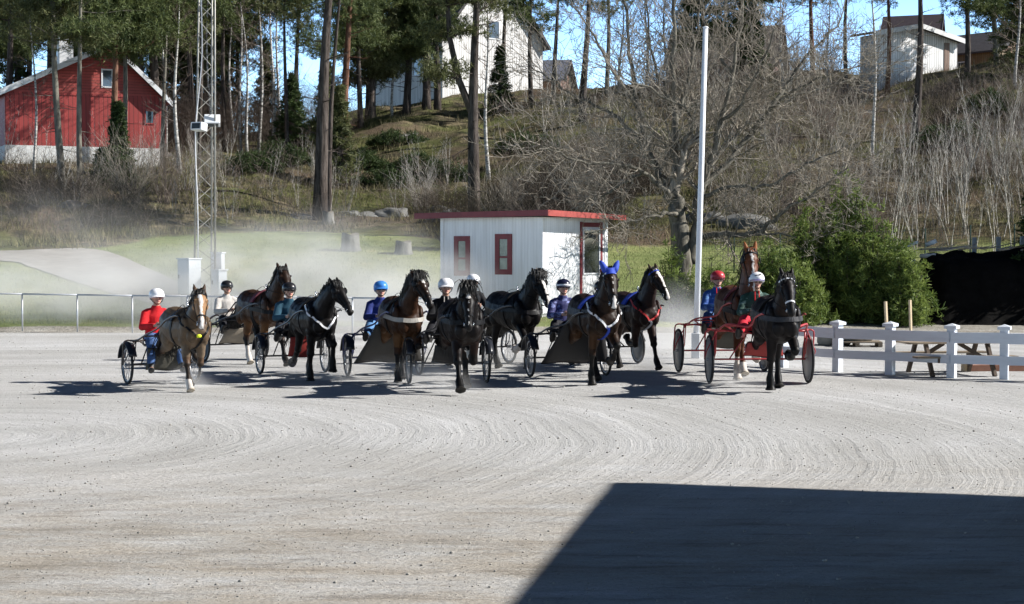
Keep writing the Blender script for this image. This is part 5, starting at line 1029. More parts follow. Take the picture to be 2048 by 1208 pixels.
def horse(hp, origin, yaw):
    me, K = horse_body(hp); s_ = hp.get('scale', 1); rnd = random.Random(hp['seed'])
    o = empty('horse', origin, yaw); o.scale = (s_, s_, s_); tag(o, hp['label'], 'horse', 'harness horses in the race'); lift = -K['low'] - .004
    o.location.z = origin.z + lift * s_
    body = link('body', me, M_coat, o); bv = BVHTree.FromPolygons([v.co for v in me.vertices], [p.vertices[:] for p in me.polygons])
    poll, fw, fr, sv, hs = K['poll'], K['fw'], K['fr'], K['sd'], K['hs']; hm = hp.get('hair', M_hairb); fl = hp.get('fluff', 1.0)
    # mane, forelock, tail
    cr = [c[0] for c in K['crest']]; cs = spline(cr + [poll - fw * .06 * hs + Vector((0, 0, .02))], 14); st_ = []
    side = hp.get('mane_side', 1)
    for k, c in enumerate(cs):
        for _ in range(11):
            sg = side if rnd.random() < .85 else -side; L = rnd.uniform(.14, .30) * (.7 + .5 * fl); p0 = c + Vector((rnd.gauss(0, .015), rnd.gauss(0, .02), rnd.gauss(-.01, .012))); sdd = K['crest'][min(4, k // 14)][2]; sdd = sdd if sdd.y > 0 else -sdd
            p1 = p0 + sdd * sg * rnd.uniform(.03, .08) + Vector((-.03, 0, rnd.uniform(.02, .06) * fl)); p2 = p1 + sdd * sg * rnd.uniform(.01, .05) + Vector((rnd.uniform(-.07, .01), 0, -L * .5)); p3 = p2 + Vector((rnd.uniform(-.08, .02), sg * rnd.uniform(-.01, .04), -L * .5)); st_.append(([p0, p1, p2, p3], .009))
    hairs(st_, hm, 'mane', o); st_ = []
    for _ in range(int(80 * fl)):
        p0 = poll - fw * .03 * hs + sv * rnd.gauss(0, .035) + fr * .05; w_ = rnd.gauss(0, .026) * fl; L = rnd.uniform(.08, .2) * (.7 + .3 * fl)
        p1 = p0 + fr * rnd.uniform(.02, .07) * fl + sv * w_ * .9 - fw * rnd.uniform(.01, .05) * fl; p2 = p1 + fw * L * .55 + sv * w_ * .7 + fr * .02 * fl; p3 = p2 + fw * L * .5 + sv * w_ * .3 - fr * .03; st_.append(([p0, p1, p2, p3], .009))
    if not hp.get('hood'): hairs(st_, hm, 'forelock', o)
    st_ = []; tb_ = Vector((-.89, 0, 1.30)); tl = hp.get('tail', .5)
    for _ in range(60):
        a = rnd.gauss(0, .05); L = rnd.uniform(.75, 1.0); b_ = rnd.uniform(.8, 1.2) * tl
        st_.append(([tb_ + Vector((.02, a * .5, rnd.gauss(0, .02))), tb_ + Vector((-.15 * b_, a, -.06)), tb_ + Vector((-.34 * b_, a * 2 + rnd.gauss(0, .03), -.38 * L)), tb_ + Vector((-.55 * b_ + rnd.gauss(0, .05), a * 3 + rnd.gauss(0, .06), -.85 * L))], .017))
    hairs(st_, hm, 'tail', o)
    for s in (1, -1): mb = MB(); mb.ball(poll + (fw * .15 + sv * s * .108 + fr * .058) * hs, .021 * hs, 8, 6); mb.build('eye', M_eye, o, smooth=True)
    # bridle
    bm_ = hp.get('bridle', M_leather); br = empty('bridle', (0, 0, 0)); br.parent = o
    def hring(t, wx, wy, off=0, a0=0, a1=2 * math.pi, n=12): return [poll + (fw * t + sv * math.cos(a0 + (a1 - a0) * k / n) * wx + fr * (math.sin(a0 + (a1 - a0) * k / n) * wy + off)) * hs for k in range(n if a1 - a0 > 6.2 else n + 1)]
    strap(bv, hring(.42, .075, .09), .026, hp.get('noseband', bm_), 'noseband', br, True, n=2); strap(bv, hring(.03, .13, .14, 0, R(-20), R(200)), .026, hp.get('browband', bm_), 'browband', br, n=2)
    for s in (1, -1): strap(bv, [poll + (fw * t + sv * s * y + fr * z) * hs for t, y, z in ((-.02, .09, .03), (.1, .12, .01), (.25, .11, -.01), (.4, .08, 0), (.53, .07, -.005))], .02, bm_, 'cheek_strap', br, n=3)
    for s in (1, -1):
        c = poll + (fw * .53 + sv * s * .068) * hs; mb = MB(); mb.torus(c, .032, .006, 14, 5, Matrix.Rotation(yaw * 0, 3, 'Z').to_4x4()); mb.build('bit_ring', M_steelb, br, smooth=True)
        if hp.get('blinkers', 1): 
            c = poll + (fw * .13 + sv * s * .135 + fr * .03) * hs; nrm = (sv * s + fr * .25).normalized(); q = nrm.to_track_quat('Z', 'Y').to_matrix().to_4x4(); mb = MB(); mb.lathe([(.001, .012), (.045, .010), (.062, .0), (.058, -.008), (.001, -.004)], 12, q); mb.v = [p + c for p in mb.v]; mb.build('blinker', bm_, br, smooth=True)
    # harness
    hn = empty('harness', (0, 0, 0)); hn.parent = o; hm2 = hp.get('harness', M_leather)
    ring = lambda x, zc, ry, rz, n=18: [Vector((x, ry * math.sin(2 * math.pi * k / n), zc + rz * math.cos(2 * math.pi * k / n))) for k in range(n)]
    strap(bv, ring(.20, 1.15, .42, .5), .085, hm2, 'girth', hn, True, .014, .014, n=2)
    strap(bv, [Vector((.2, .34 * math.sin(a), 1.2 + .4 * math.cos(a))) for a in [R(-75 + 10 * k) for k in range(16)]], .17, hp.get('pad', hm2), 'saddle_pad', hn, False, .028, .03, n=2)
    mb = MB(); l, nn, i, d = bv.find_nearest(Vector((.2, 0, 1.6))); mb.tube([l + Vector((0, 0, .03)), l + Vector((0, 0, .09))], .014, 6); mb.torus(l + Vector((0, 0, .11)), .028, .008, 12, 5); mb.build('terret', M_steelb, hn, smooth=True)
    cm = hp.get('collar', hm2)
    if hp.get('vcollar'):      # V shaped breastplate
        for s in (1, -1): strap(bv, [Vector((.36, s * .25, 1.42)), Vector((.55, s * .27, 1.33)), Vector((.74, s * .2, 1.2)), Vector((.9, s * .07, 1.05)), Vector((.95, 0, .99))], .034, cm, 'breastplate_strap', hn, False, .018, .009, n=4)
        strap(bv, [Vector((.95, 0, .99)), Vector((.88, 0, .9)), Vector((.7, 0, .8)), Vector((.5, 0, .74)), Vector((.25, 0, .72))], .04, hp.get('vtail', cm), 'girth_strap', hn, False, .016, .014, n=4)
    else:
        z0 = hp.get('collar_z', 1.12); strap(bv, [Vector((.2, .40, z0 + .05)), Vector((.45, .42, z0 + .03)), Vector((.7, .34, z0)), Vector((.88, .2, z0 - .01)), Vector((.96, 0, z0 - .02)), Vector((.88, -.2, z0 - .01)), Vector((.7, -.34, z0)), Vector((.45, -.42, z0 + .03)), Vector((.2, -.40, z0 + .05))], .078, cm, 'breast_collar', hn, False, .02, .02, n=4)
        strap(bv, [Vector((.3, 0, 1.6)), Vector((.42, .2, 1.48)), Vector((.52, .32, 1.3)), Vector((.62, .36, z0))], .03, hm2, 'neck_strap', hn, n=4); strap(bv, [Vector((.3, 0, 1.6)), Vector((.42, -.2, 1.48)), Vector((.52, -.32, 1.3)), Vector((.62, -.36, z0))], .03, hm2, 'neck_strap', hn, n=4)
    if hp.get('hood'):
        mb = MB()
        for s in (1, -1):
            eb = poll + (-fw * .0 + sv * s * .06 + fr * .02) * hs; et = eb + (-fw * .19 + sv * s * (.035 + hp.get('ear_out', 0)) + fr * .03) * hs; mb = MB(); mb.tube([eb, eb.lerp(et, .35), eb.lerp(et, .75), et], [.05 * hs, .054 * hs, .04 * hs, .014], 10); mb.build('ear_cover', hp['hood'], o, smooth=True)
        strap(bv, hring(.0, .12, .16, 0, R(10), R(170)), .12, hp['hood'], 'ear_hood', o, n=2, off=.014)
    if hp.get('tagc'): mb = MB(); mb.ball(Vector((.9, -.02, 1.05)), (.03, .05, .035)); mb.build('reflector', M_yel, hn, smooth=True)
    o['bits'] = [list(poll + (fw * .53 + sv * s * .07) * hs) for s in (1, -1)]
    return o
# ------------------------------------------------------------------ drivers and carts
M_skin = mat('skin', (.50, .27, .19), .55, .1, 14, spec=.35, attr='coat')
def person_body(pose):
    """seated: origin on the seat under the hips, +X forward; one continuous mesh, returns mesh and joints"""
    mb = MB(); S = []; N = 12
    def add(fn, tg): k0 = len(mb.v); fn(); S.extend((q, tg) for q in mb.v[k0:])
    J = dict(pel=Vector((0, 0, .11)), sp=Vector((-.05 + pose.get('lean', 0) * .3, 0, .33)), ch=Vector((-.05 + pose.get('lean', 0) * .7, 0, .50)), nk=Vector((-.01 + pose.get('lean', 0), 0, .63)))
    hd = J['nk'] + Vector((.035, 0, .185)); J['hd'] = hd
    add(lambda: mb.tube([(0, 0, .02), J['pel'], J['sp'], J['ch'], J['nk'] - Vector((.01, 0, .05)), J['nk'] + Vector((0, 0, -.0))], [(.15, .11), (.165, .12), (.145, .10), (.175, .115), (.12, .08), (.055, .055)], N), 's')
    add(lambda: mb.tube([J['nk'] - Vector((.01, 0, .04)), J['nk'] + Vector((.01, 0, .05)), hd - Vector((.0, 0, .06))], [.058, .054, .052], 10), 's')
    for i in (1, -1):
        sh = J['ch'] + Vector((.01, i * .165, .035)); el = J['ch'] + Vector((.15, i * .26, -.20)); wr = Vector((.45 + pose.get('reach', 0), i * .14, .34 + pose.get('hand_up', 0))); hip = Vector((.02, i * .095, .10)); kn = Vector((.43, i * (pose['knee'][0]), pose['knee'][1])); an = Vector((pose['foot'][0], i * pose['foot'][1], pose['foot'][2])); toe = an + Vector((.17, i * .03, pose.get('toe', .08)))
        J[('sh', i)], J[('el', i)], J[('wr', i)], J[('hip', i)], J[('kn', i)], J[('an', i)], J[('toe', i)] = sh, el, wr, hip, kn, an, toe
        add(lambda: mb.tube([J['ch'] + Vector((0, i * .08, .06)), sh, sh.lerp(el, .5), el, el.lerp(wr, .4), wr], [.06, .062, .052, .044, .042, .029], 10), 's')
        add(lambda: mb.tube([hip - Vector((.04, 0, 0)), hip, hip.lerp(kn, .5), kn, kn.lerp(an, .35), an], [.09, .095, .08, .06, .058, .04], 10), 's')
        add(lambda: mb.tube([an - Vector((.06, 0, .01)), an, an.lerp(toe, .6), toe], [.034, .043, .04, .022], 8), 's')
        # hand: palm, four curled fingers of different length, thumb from the side of the palm
        f_ = (wr - el).normalized(); f_ = (f_ + Vector((.3, 0, .05))).normalized(); up = Vector((0, 0, 1)); up = (up - f_ * up.dot(f_)).normalized(); lat = f_.cross(up)      # thumb side up
        add(lambda: mb.tube([wr - f_ * .01, wr + f_ * .04, wr + f_ * .085], [(.016, .028), (.017, .040), (.016, .040)], 8), 's')
        for j, L in enumerate((.072, .08, .074, .058)):
            b0 = wr + f_ * .08 + up * (.032 - .021 * j); inn = lat * (i)   # curl towards the middle
            p1 = b0 + f_ * L * .45 + inn * .004; p2 = p1 + (f_ * .25 + inn * .95).normalized() * L * .35; p3 = p2 + (-f_ * .7 + inn * .5).normalized() * L * .3
            add(lambda: mb.tube([b0, p1, p2, p3], [.0098, .0092, .0085, .007], 6), 's')
        t0 = wr + f_ * .03 + up * .03; t1 = t0 + (f_ * .7 + up * .6 + lat * i * .25).normalized() * .035; t2 = t1 + (f_ * .8 + lat * i * .6 + up * .05).normalized() * .03
        add(lambda: mb.tube([t0, t1, t2], [.0125, .0105, .008], 6), 's')
    # head
    def head():
        mb.ball(hd, (.098, .077, .118), 14, 10); mb.ball(hd + Vector((.035, 0, -.065)), (.062, .056, .058), 10, 8); mb.ball(hd + Vector((.075, 0, .028)), (.022, .055, .014), 8, 6)
        mb.tube([hd + Vector((.088, 0, .015)), hd + Vector((.108, 0, -.012)), hd + Vector((.118, 0, -.03)), hd + Vector((.09, 0, -.038))], [.009, .012, .017, .012], 8); mb.ball(hd + Vector((.082, 0, -.098)), (.024, .028, .02), 8, 6)
        for s in (1, -1): mb.ball(hd + Vector((-.005, s * .078, -.01)), (.022, .011, .032), 8, 6); mb.ball(hd + Vector((.066, s * .042, -.028)), (.024, .022, .022), 8, 6)
    add(head, 's')
    add(lambda: mb.ball(hd + Vector((.094, 0, -.066)), (.011, .025, .008), 8, 6), 'lip')
    for s in (1, -1): add(lambda: mb.ball(hd + Vector((.083, s * .032, .004)), (.012, .014, .009), 8, 6), 'eye')
    me = remesh(mb, .0078, 2, .4); kd = KDTree(len(S)); [kd.insert(q, i) for i, (q, t) in enumerate(S)]; kd.balance(); n = len(me.vertices); co = np.empty(n * 3, np.float32); me.vertices.foreach_get('co', co); co = co.reshape(-1, 3); out = np.ones((n, 4), np.float32)
    cm = {'s': (.52, .30, .215), 'lip': (.42, .15, .13), 'eye': (.09, .06, .05)}
    for i in range(n): out[i, :3] = cm[S[kd.find(Vector(co[i]))[1]][1]]
    ca = me.color_attributes.new('coat', 'FLOAT_COLOR', 'POINT'); ca.data.foreach_set('color', out.ravel()); return me, J
def cloth_meshes(J, seed=0):
    rnd = random.Random(seed); mb = MB(); nk = J['nk']
    mb.tube([(-.01, 0, .0), J['pel'] + Vector((-.01, 0, 0)), J['sp'], J['ch'], nk - Vector((.015, 0, .055)), nk + Vector((.0, 0, .015)), nk + Vector((.005, 0, .045))], [(.18, .15), (.19, .16), (.175, .15), (.185, .145), (.125, .10), (.078, .076), (.072, .072)], 14)
    for i in (1, -1):
        sh, el, wr = J[('sh', i)], J[('el', i)], J[('wr', i)]; q = [J['ch'] + Vector((0, i * .07, .05)), J['ch'] + Vector((.005, i * .125, .055)), sh, sh.lerp(el, .35), sh.lerp(el, .7), el, el.lerp(wr, .35), el.lerp(wr, .7), wr - (wr - el).normalized() * .015]
        mb.tube(q, [.07, .076, .08, .074 + rnd.uniform(-.006, .006), .066, .068, .06, .053, .043], 12)
    jm = remesh(mb, .015, 3, .5); mb = MB()
    mb.tube([(-.04, 0, .0), (0, 0, .06), (0, 0, .2)], [(.18, .16), (.195, .165), (.175, .14)], 14)
    for i in (1, -1):
        hip, kn, an = J[('hip', i)], J[('kn', i)], J[('an', i)]; mb.tube([hip - Vector((.06, 0, 0)), hip, hip.lerp(kn, .5), kn, kn.lerp(an, .4), an.lerp(kn, .16)], [.11, .118, .10, .082, .078, .06], 12)
    tm_ = remesh(mb, .015, 3, .5); bms = []
    for i in (1, -1):
        an, toe, kn = J[('an', i)], J[('toe', i)], J[('kn', i)]; mb = MB(); u = (kn - an).normalized(); f_ = (toe - an).normalized(); mb.tube([an + u * .12, an + u * .05, an], [.058, .054, .055], 10); mb.tube([an - f_ * .075 - u * .035, an - u * .025, an.lerp(toe, .6) - u * .01, toe + f_ * .02], [(.035, .035), (.05, .05), (.05, .042), (.03, .026)], 10); bms.append(remesh(mb, .013, 2, .5))
    return jm, tm_, bms
POSES = {'feet_up': dict(knee=(.25, .20), foot=(.78, .40, -.03), toe=.10), 'legs_down': dict(knee=(.20, .08), foot=(.62, .26, -.40), toe=.02), 'leaning_back': dict(knee=(.27, .17), foot=(.82, .42, -.07), toe=.12, lean=-.07, reach=.02)}
PM = {}
for k_, ps in POSES.items(): me, J = person_body(ps); PM[k_] = (me, J, cloth_meshes(J, len(k_)))
def helmet(parent, J, col, visor, band=None, peak=None, blot=None):
    hd = J['hd'] + Vector((-.008, 0, .032)); q = Matrix.Translation(hd); n = 18; mb = MB()
    prof = [(.121, -.045), (.128, -.02), (.129, .02), (.119, .06), (.096, .095), (.06, .117), (.02, .127), (.004, .128)]; v = []; f = []
    for (r_, z) in prof:
        for k in range(n): a = 2 * math.pi * k / n; ex = 1.08 if math.cos(a) != 0 else 1; dz = -.035 * max(0, -math.cos(a)) if z < .0 else 0; v.append(hd + Vector((r_ * math.cos(a) * 1.10, r_ * math.sin(a) * .95, z + dz + (.018 * math.cos(a) if z < .03 else 0))))
    for i in range(len(prof) - 1):
        for k in range(n): f.append((i * n + k, i * n + (k + 1) % n, (i + 1) * n + (k + 1) % n, (i + 1) * n + k))
    f.append(tuple(range(n - 1, -1, -1))); f.append(tuple(range((len(prof) - 1) * n, len(prof) * n))); mb.add(v, f); h = mb.build('helmet', col, parent, smooth=True)
    mb = MB(); v = []; f = []
    for k in range(9):
        a = R(-62 + 15.5 * k)
        for (r_, z) in ((.127, -.012), (.128 + .055 * math.cos(a * 1.25), -.030), (.127, -.020)): v.append(hd + Vector((r_ * math.cos(a) * 1.1, r_ * math.sin(a) * .97, z + .016 * math.cos(a))))
    for k in range(8):
        for j in range(3): f.append((k * 3 + j, k * 3 + (j + 1) % 3, k * 3 + 3 + (j + 1) % 3, k * 3 + 3 + j))
    f += [(0, 1, 2), (26, 25, 24)]; mb.add(v, f); mb.build('peak', peak or col, h, smooth=False)
    if band: mb = MB(); mb.tube([hd + Vector((.131 * math.cos(a) * 1.1, .131 * math.sin(a) * .955, .006 + .014 * math.cos(a))) for a in [R(-95 + 10 * k) for k in range(20)]], [(.004, .017)] * 20, 6); mb.build('band', band, h)
    if blot:
        for (a, z, r_) in ((.15, .075, .022), (-.2, .07, .026), (.35, .085, .018)): mb = MB(); c = hd + Vector((.118 * math.cos(a), .112 * math.sin(a), z)); mb.ball(c, (.012, r_, .010), 8, 6); mb.build('emblem', blot, h, smooth=True)
    mb = MB()
    for s in (1, -1): mb.tube([hd + Vector((.0, s * .108, -.04)), J['hd'] + Vector((.03, s * .078, -.07)), J['hd'] + Vector((.06, s * .012, -.125))], .007, 5)
    mb.build('chin_strap', M_leather, h)
    if visor:
        mb = MB(); v = []; f = []
        for k in range(9):
            a = R(-60 + 15 * k)
            for z in (.026, .0, -.024): v.append(J['hd'] + Vector((.098 * math.cos(a) + .012, .09 * math.sin(a), z + .006)))
        for k in range(8):
            for j in range(2): f.append((k * 3 + j, k * 3 + j + 1, k * 3 + j + 4, k * 3 + j + 3))
        mb.add(v, f); o = mb.build('goggles', visor, parent, smooth=True); so_ = o.modifiers.new('s', 'SOLIDIFY'); so_.thickness = .006
    return h
M_gog = mat('dark_goggles', (.012, .012, .016), .12, .1, 4, spec=.8); M_boot = mat('black_boot', (.014, .013, .013), .5, .2)
def cloth(name, c): return mat(name, c, .8, .3, 6, .03, spec=.15, stretch=(1, 1, .6))
def patterned(name, c0, c1, thr=.55):
    m, t, b = base(name); tc = nd(t, 'ShaderNodeTexCoord'); n = noi(t, mapping(t, tc.outputs['Object'], (1, 1, 1.6)), 9, 2, .5); r = ramp(t, [(thr - .01, c0), (thr + .01, c1)]); t.links.new(n, r.inputs[0]); t.links.new(r.outputs[0], b.inputs['Base Color']); b.inputs['Roughness'].default_value = .75; bump(t, b, noi(t, tc.outputs['Object'], 7, 4, .6), .6, .03); return m
CL = dict(red=cloth('red_wool', (.55, .02, .025)), grey=cloth('grey_beige_cloth', (.44, .41, .38)), teal=cloth('teal_blue_cloth', (.025, .07, .105)), navyblue=cloth('bright_navy_cloth', (.03, .045, .19)), black=cloth('black_cloth', (.016, .016, .018)), navypat=patterned('patterned_navy_cloth', (.015, .018, .10), (.17, .20, .42)), blue=patterned('two_tone_blue_cloth', (.02, .08, .30), (.09, .22, .46), .58), green=patterned('speckled_green_cloth', (.015, .055, .04), (.16, .24, .20), .63), jeans=cloth('denim', (.06, .11, .24)), redpants=cloth('red_trousers', (.55, .03, .05)), dark=cloth('dark_trousers', (.02, .02, .024)), lightblue=cloth('pale_blue_cloth', (.10, .22, .42)))
HC = dict(white=mat('white_helmet', (.78, .78, .80), .25, .03, 4), black=mat('black_helmet', (.016, .016, .018), .3, .1, 4), blue=mat('blue_helmet', (.05, .22, .60), .35, .05, 4), navy=mat('navy_helmet', (.012, .014, .035), .25, .1, 4), red=mat('red_helmet', (.42, .03, .04), .35, .1, 4), maroon=mat('maroon_peak', (.05, .012, .018), .4, .1, 4), purple=mat('purple_peak', (.09, .07, .22), .35, .1, 4))
def driver(seat_world, yaw, dp):
    me, J, (jm, tm_, bms) = PM[dp['pose']]; o = empty('person', seat_world, yaw); o.scale = (dp.get('s', 1) * 1.04, dp.get('s', 1) * 1.13, dp.get('s', 1) * 1.04); tag(o, dp['label'], 'person', 'drivers in the carts')
    link('body', me, M_skin, o)
    def cp(name, mesh, m): m2 = mesh.copy(); m2.materials.clear(); return link(name, m2, m, o)
    cp('jacket', jm, CL[dp['jacket']]); cp('trousers', tm_, CL[dp['pants']]); 
    for b_ in bms: cp('boot', b_, M_boot)
    helmet(o, J, HC[dp['helmet']], M_gog if dp.get('gog') else None, M_strapw if dp.get('band') else None, HC[dp['peak']] if dp.get('peak') else None, M_gog if dp.get('blot') else None)
    if dp.get('trim'):
        n_ = J['nk']; mb = MB()
        for s in (1, -1): mb.tube([n_ + Vector((.07, s * .03, .03)), J['ch'] + Vector((.155, s * .035, -.02)), J['sp'] + Vector((.165, s * .05, -.05))], .009, 5)
        mb.build('piping', CL[dp['trim']], o)
    return o, J
SX = -.26      # the seat hangs behind the axle
def cart(cp_, origin, yaw):
    """origin on the ground under the axle, +X forward"""
    o = empty('sulky_cart', origin, yaw); tag(o, cp_['label'], 'cart', 'sulky carts in the race'); W2 = cp_['w'] / 2; r_ = cp_['r']; fm = cp_['frame']; zs = cp_['seat']; ft = .0175
    for s in (1, -1):
        wc = Vector((0, s * W2, r_)); w_ = empty('wheel', (0, 0, 0)); w_.parent = o
        mb = MB(); mb.torus(wc, r_ - .024, .026, 36, 8); mb.build('tyre', M_rubber, w_, smooth=True)
        mb = MB(); mb.torus(wc, r_ - .058, .013, 36, 6); mb.tube([wc + Vector((0, -.05, 0)), wc + Vector((0, .05, 0))], .028, 10)
        if not cp_.get('disc'):
            for k in range(20): a = 2 * math.pi * k / 20; mb.tube([wc + Vector((.02 * math.cos(a), .03 * (1 if k % 2 else -1), .02 * math.sin(a))), wc + Vector(((r_ - .06) * math.cos(a + .15), 0, (r_ - .06) * math.sin(a + .15)))], .0035, 4)
        mb.build('rim', M_rim, w_, smooth=True)
        if cp_.get('disc'):
            mb = MB(); mb.lathe([(.001, .028), (.06, .026), (r_ - .05, .006), (r_ - .05, -.006), (.06, -.026), (.001, -.028)], 36, Matrix.Rotation(R(90), 4, 'X')); mb.v = [p + wc for p in mb.v]; mb.build('disc_cover', cp_['disc'], w_, smooth=True)
        # fork: inner and outer stay over the wheel, then shaft
        yo, yi = s * (W2 + .085), s * (W2 - .085); zt = 2 * r_ + .09; mb = MB()
        mb.tube(spline([(0, yo, r_), (.02, yo, r_ * 1.5), (.06, yo, zt - .06), (.08, s * (W2 + .04), zt), (.09, s * (W2 - .05), zt), (.10, yi, zt - .02)], 4), ft * .85, 7); mb.tube([(0, yi, r_), (.05, yi, r_ * 1.5), (.10, yi, zt - .02)], ft * .85, 7); mb.tube([(.28, yi, zt + .03), (.16, yi, r_ * 1.3), (0, yi, r_)], ft * .6, 6); mb.tube([(.28, s * (W2 - .1), zt + .03), (.2, yo, r_ * 1.35), (0, yo, r_)], ft * .6, 6); mb.build('fork', fm, o, smooth=True)
        sh = spline([(.08, s * (W2 - .03), zt), (.3, yi * .97, zt + .02), (.75, s * max(.44, W2 * .78), zt + .14), (1.25, s * .42, 1.06 * cp_.get('hs', 1)), (1.62, s * .385, 1.22 * cp_.get('hs', 1)), (2.02, s * .36, 1.30 * cp_.get('hs', 1)), (2.2, s * .355, 1.30 * cp_.get('hs', 1))], 5)
        mb = MB(); mb.tube(sh, [ft] * (len(sh) - 4) + [ft * .9, ft * .8, ft * .7, ft * .6], 8); mb.build('shaft', fm, o, smooth=True)
        J = POSES[cp_['pose']]; fx, fy, fz = J['foot']; fb = Vector((fx - .12 + SX, s * fy, zs + fz - .06))
        if fz > -.2:
            mb = MB(); mb.bar(fb + Vector((-.02, 0, 0)), fb + Vector((.24, 0, .09)), .11, .012); mb.tube([fb + Vector((.2, -s * .055, .1)), fb + Vector((.24, -s * .05, .2)), fb + Vector((.24, s * .05, .2)), fb + Vector((.2, s * .055, .1))], .01, 5); mb.tube([fb + Vector((.1, 0, .03)), Vector((fx + SX, s * max(.44, W2 * .78), zt + .1))], .013, 5); mb.build('foot_rest', fm, o)
        if cp_.get('fender'):
            mb = MB(); v = []; f = []; n = 16
            for k in range(n + 1):
                a = R(25 + 140 * k / n) - R(cp_.get('fr', 0))
                for (dy, dr) in ((-.07, .03), (-.075, .05), (0, .075), (.075, .05), (.07, .03), (0, .055)): v.append(wc + Vector(((r_ + dr) * math.cos(a), dy, (r_ + dr) * math.sin(a))))
            for k in range(n):
                for j in range(6): f.append((k * 6 + j, k * 6 + (j + 1) % 6, k * 6 + 6 + (j + 1) % 6, k * 6 + 6 + j))
            f += [(0, 1, 2, 3, 4, 5), tuple(range(n * 6, n * 6 + 6))]; mb.add(v, f); mb.build('mudguard', M_fender, o, smooth=True, fix=True)
    mb = MB(); mb.tube([(0, -W2 + .04, r_), (0, W2 - .04, r_)], ft * .95, 8); mb.build('axle', fm, o, smooth=True)
    mb = MB(); zt = 2 * r_ + .09
    mb.tube([(.10, -W2 + .085, zt - .02), (.06, -W2 * .5, zt + .0), (.03 + SX * .6, 0, zs - .08), (.06, W2 * .5, zt), (.10, W2 - .085, zt - .02)], ft, 8)
    for s in (1, -1): mb.tube([(0, s * W2 * .6, r_), (-.02 + SX, s * .18, zs - .07)], ft * .75, 6); mb.tube([(.3, s * (W2 - .085) * .97, zt + .02), (.1 + SX, s * .17, zs - .06)], ft * .75, 6)
    mb.tube([(.62, -max(.44, W2 * .8), zt + .1), (.62, max(.44, W2 * .8), zt + .1)], ft * .8, 8); mb.build('cross_bar', fm, o, smooth=True)
    mb = MB(); mb.prism([(SX - .2, -.2, zs - .055), (SX + .16, -.15, zs - .055), (SX + .16, .15, zs - .055), (SX - .2, .2, zs - .055)], (0, 0, .05)); mb.build('seat', M_leather, o, bevel=.015, fix=True)
    mb = MB(); mb.tube([(SX - .2, -.2, zs - .03), (SX - .25, -.18, zs + .13), (SX - .26, 0, zs + .17), (SX - .25, .18, zs + .13), (SX - .2, .2, zs - .03)], .014, 6); mb.build('seat_rail', fm, o, smooth=True)
    sc_ = cp_.get('screen')
    if sc_:
        x0, z0, w0, x1, z1, w1, m_ = sc_; n = 10; mb = MB(); v = []; f = []
        for j in range(n + 1):
            t = j / n; hw = w0 + (w1 - w0) * t
            for i in range(n + 1): y = -hw + 2 * hw * i / n; v.append(Vector((x0 + (x1 - x0) * t + .03 * math.sin(t * 3.1) - .05 * (y / hw) ** 2 * t, y, z0 + (z1 - z0) * t + .015 * math.sin(y * 9 + t * 4))))
        for j in range(n):
            for i in range(n): q = j * (n + 1) + i; f.append((q, q + 1, q + n + 2, q + n + 1))
        mb.add(v, f); q = mb.build('mud_screen', m_, o, smooth=True); so_ = q.modifiers.new('s', 'SOLIDIFY'); so_.thickness = .012
        mb = MB(); mb.tube([v[k] + Vector((.006, 0, 0)) for k in range(n * (n + 1), (n + 1) * (n + 1))], .012, 6); mb.tube([v[k] for k in range(0, n + 1)], .012, 6); mb.build('screen_hem', M_leather, q, smooth=True)
    return o
M_rubber = mat('tyre_rubber', (.02, .02, .021), .75, .25, 10); M_rim = mat('wheel_rim', (.38, .39, .41), .35, .1, 5, metal=.6); M_fender = mat('black_mudguard', (.018, .02, .026), .3, .2, 4)
M_fblack = mat('black_tube', (.02, .021, .025), .3, .15, 4); M_fnavy = mat('navy_tube', (.05, .06, .16), .3, .15, 4); M_fred = mat('red_tube', (.42, .045, .05), .35, .15, 4); M_fbrown = mat('dark_brown_tube', (.05, .035, .03), .35, .2, 4)
M_disc = mat('grey_wheel_disc', (.27, .26, .25), .45, .12, 4); M_discd = mat('dark_wheel_disc', (.10, .115, .13), .45, .12, 4)
M_scrb = mat('black_screen_cloth', (.018, .017, .018), .6, .25, 4); M_scrg = mat('charcoal_screen_cloth', (.045, .042, .038), .65, .25, 3); M_scrr = mat('red_screen_cloth', (.30, .035, .03), .65, .2, 4); M_scrt = mat('tan_screen_cloth', (.21, .18, .14), .7, .2, 4); M_scro = mat('olive_screen_cloth', (.075, .07, .055), .7, .25, 4)
# ------------------------------------------------------------------ the ten rigs
BLK = dict(body=(.0075, .0065, .0065), low=(.007, .0065, .0065), muzzle=(.012, .011, .011)); BRN = dict(body=(.020, .0115, .008), low=(.012, .011, .010), head=(.024, .014, .010), belly=(.055, .028, .014), muzzle=(.012, .011, .01)); BAY = dict(body=(.036, .017, .0095), low=(.009, .008, .008), head=(.022, .012, .008), belly=(.10, .048, .02), muzzle=(.012, .01, .01)); CHE = dict(body=(.075, .026, .012), low=(.075, .026, .012), head=(.12, .043, .02), ear=(.24, .085, .03), muzzle=(.12, .05, .03)); DUN = dict(body=(.105, .072, .046), neck=(.07, .044, .027), head=(.27, .155, .08), ear=(.05, .03, .02), upleg=(.09, .055, .035), low=(.030, .022, .017), belly=(.15, .11, .075), muzzle=(.16, .12, .10))
A_ = dict(fr=(-8, 0, 0), fl=(48, 108, 40), hl=(12, 0, 0), hr=(-20, 62, 50)); B_ = dict(fl=(-8, 0, 0), fr=(48, 108, 40), hr=(12, 0, 0), hl=(-20, 62, 50))
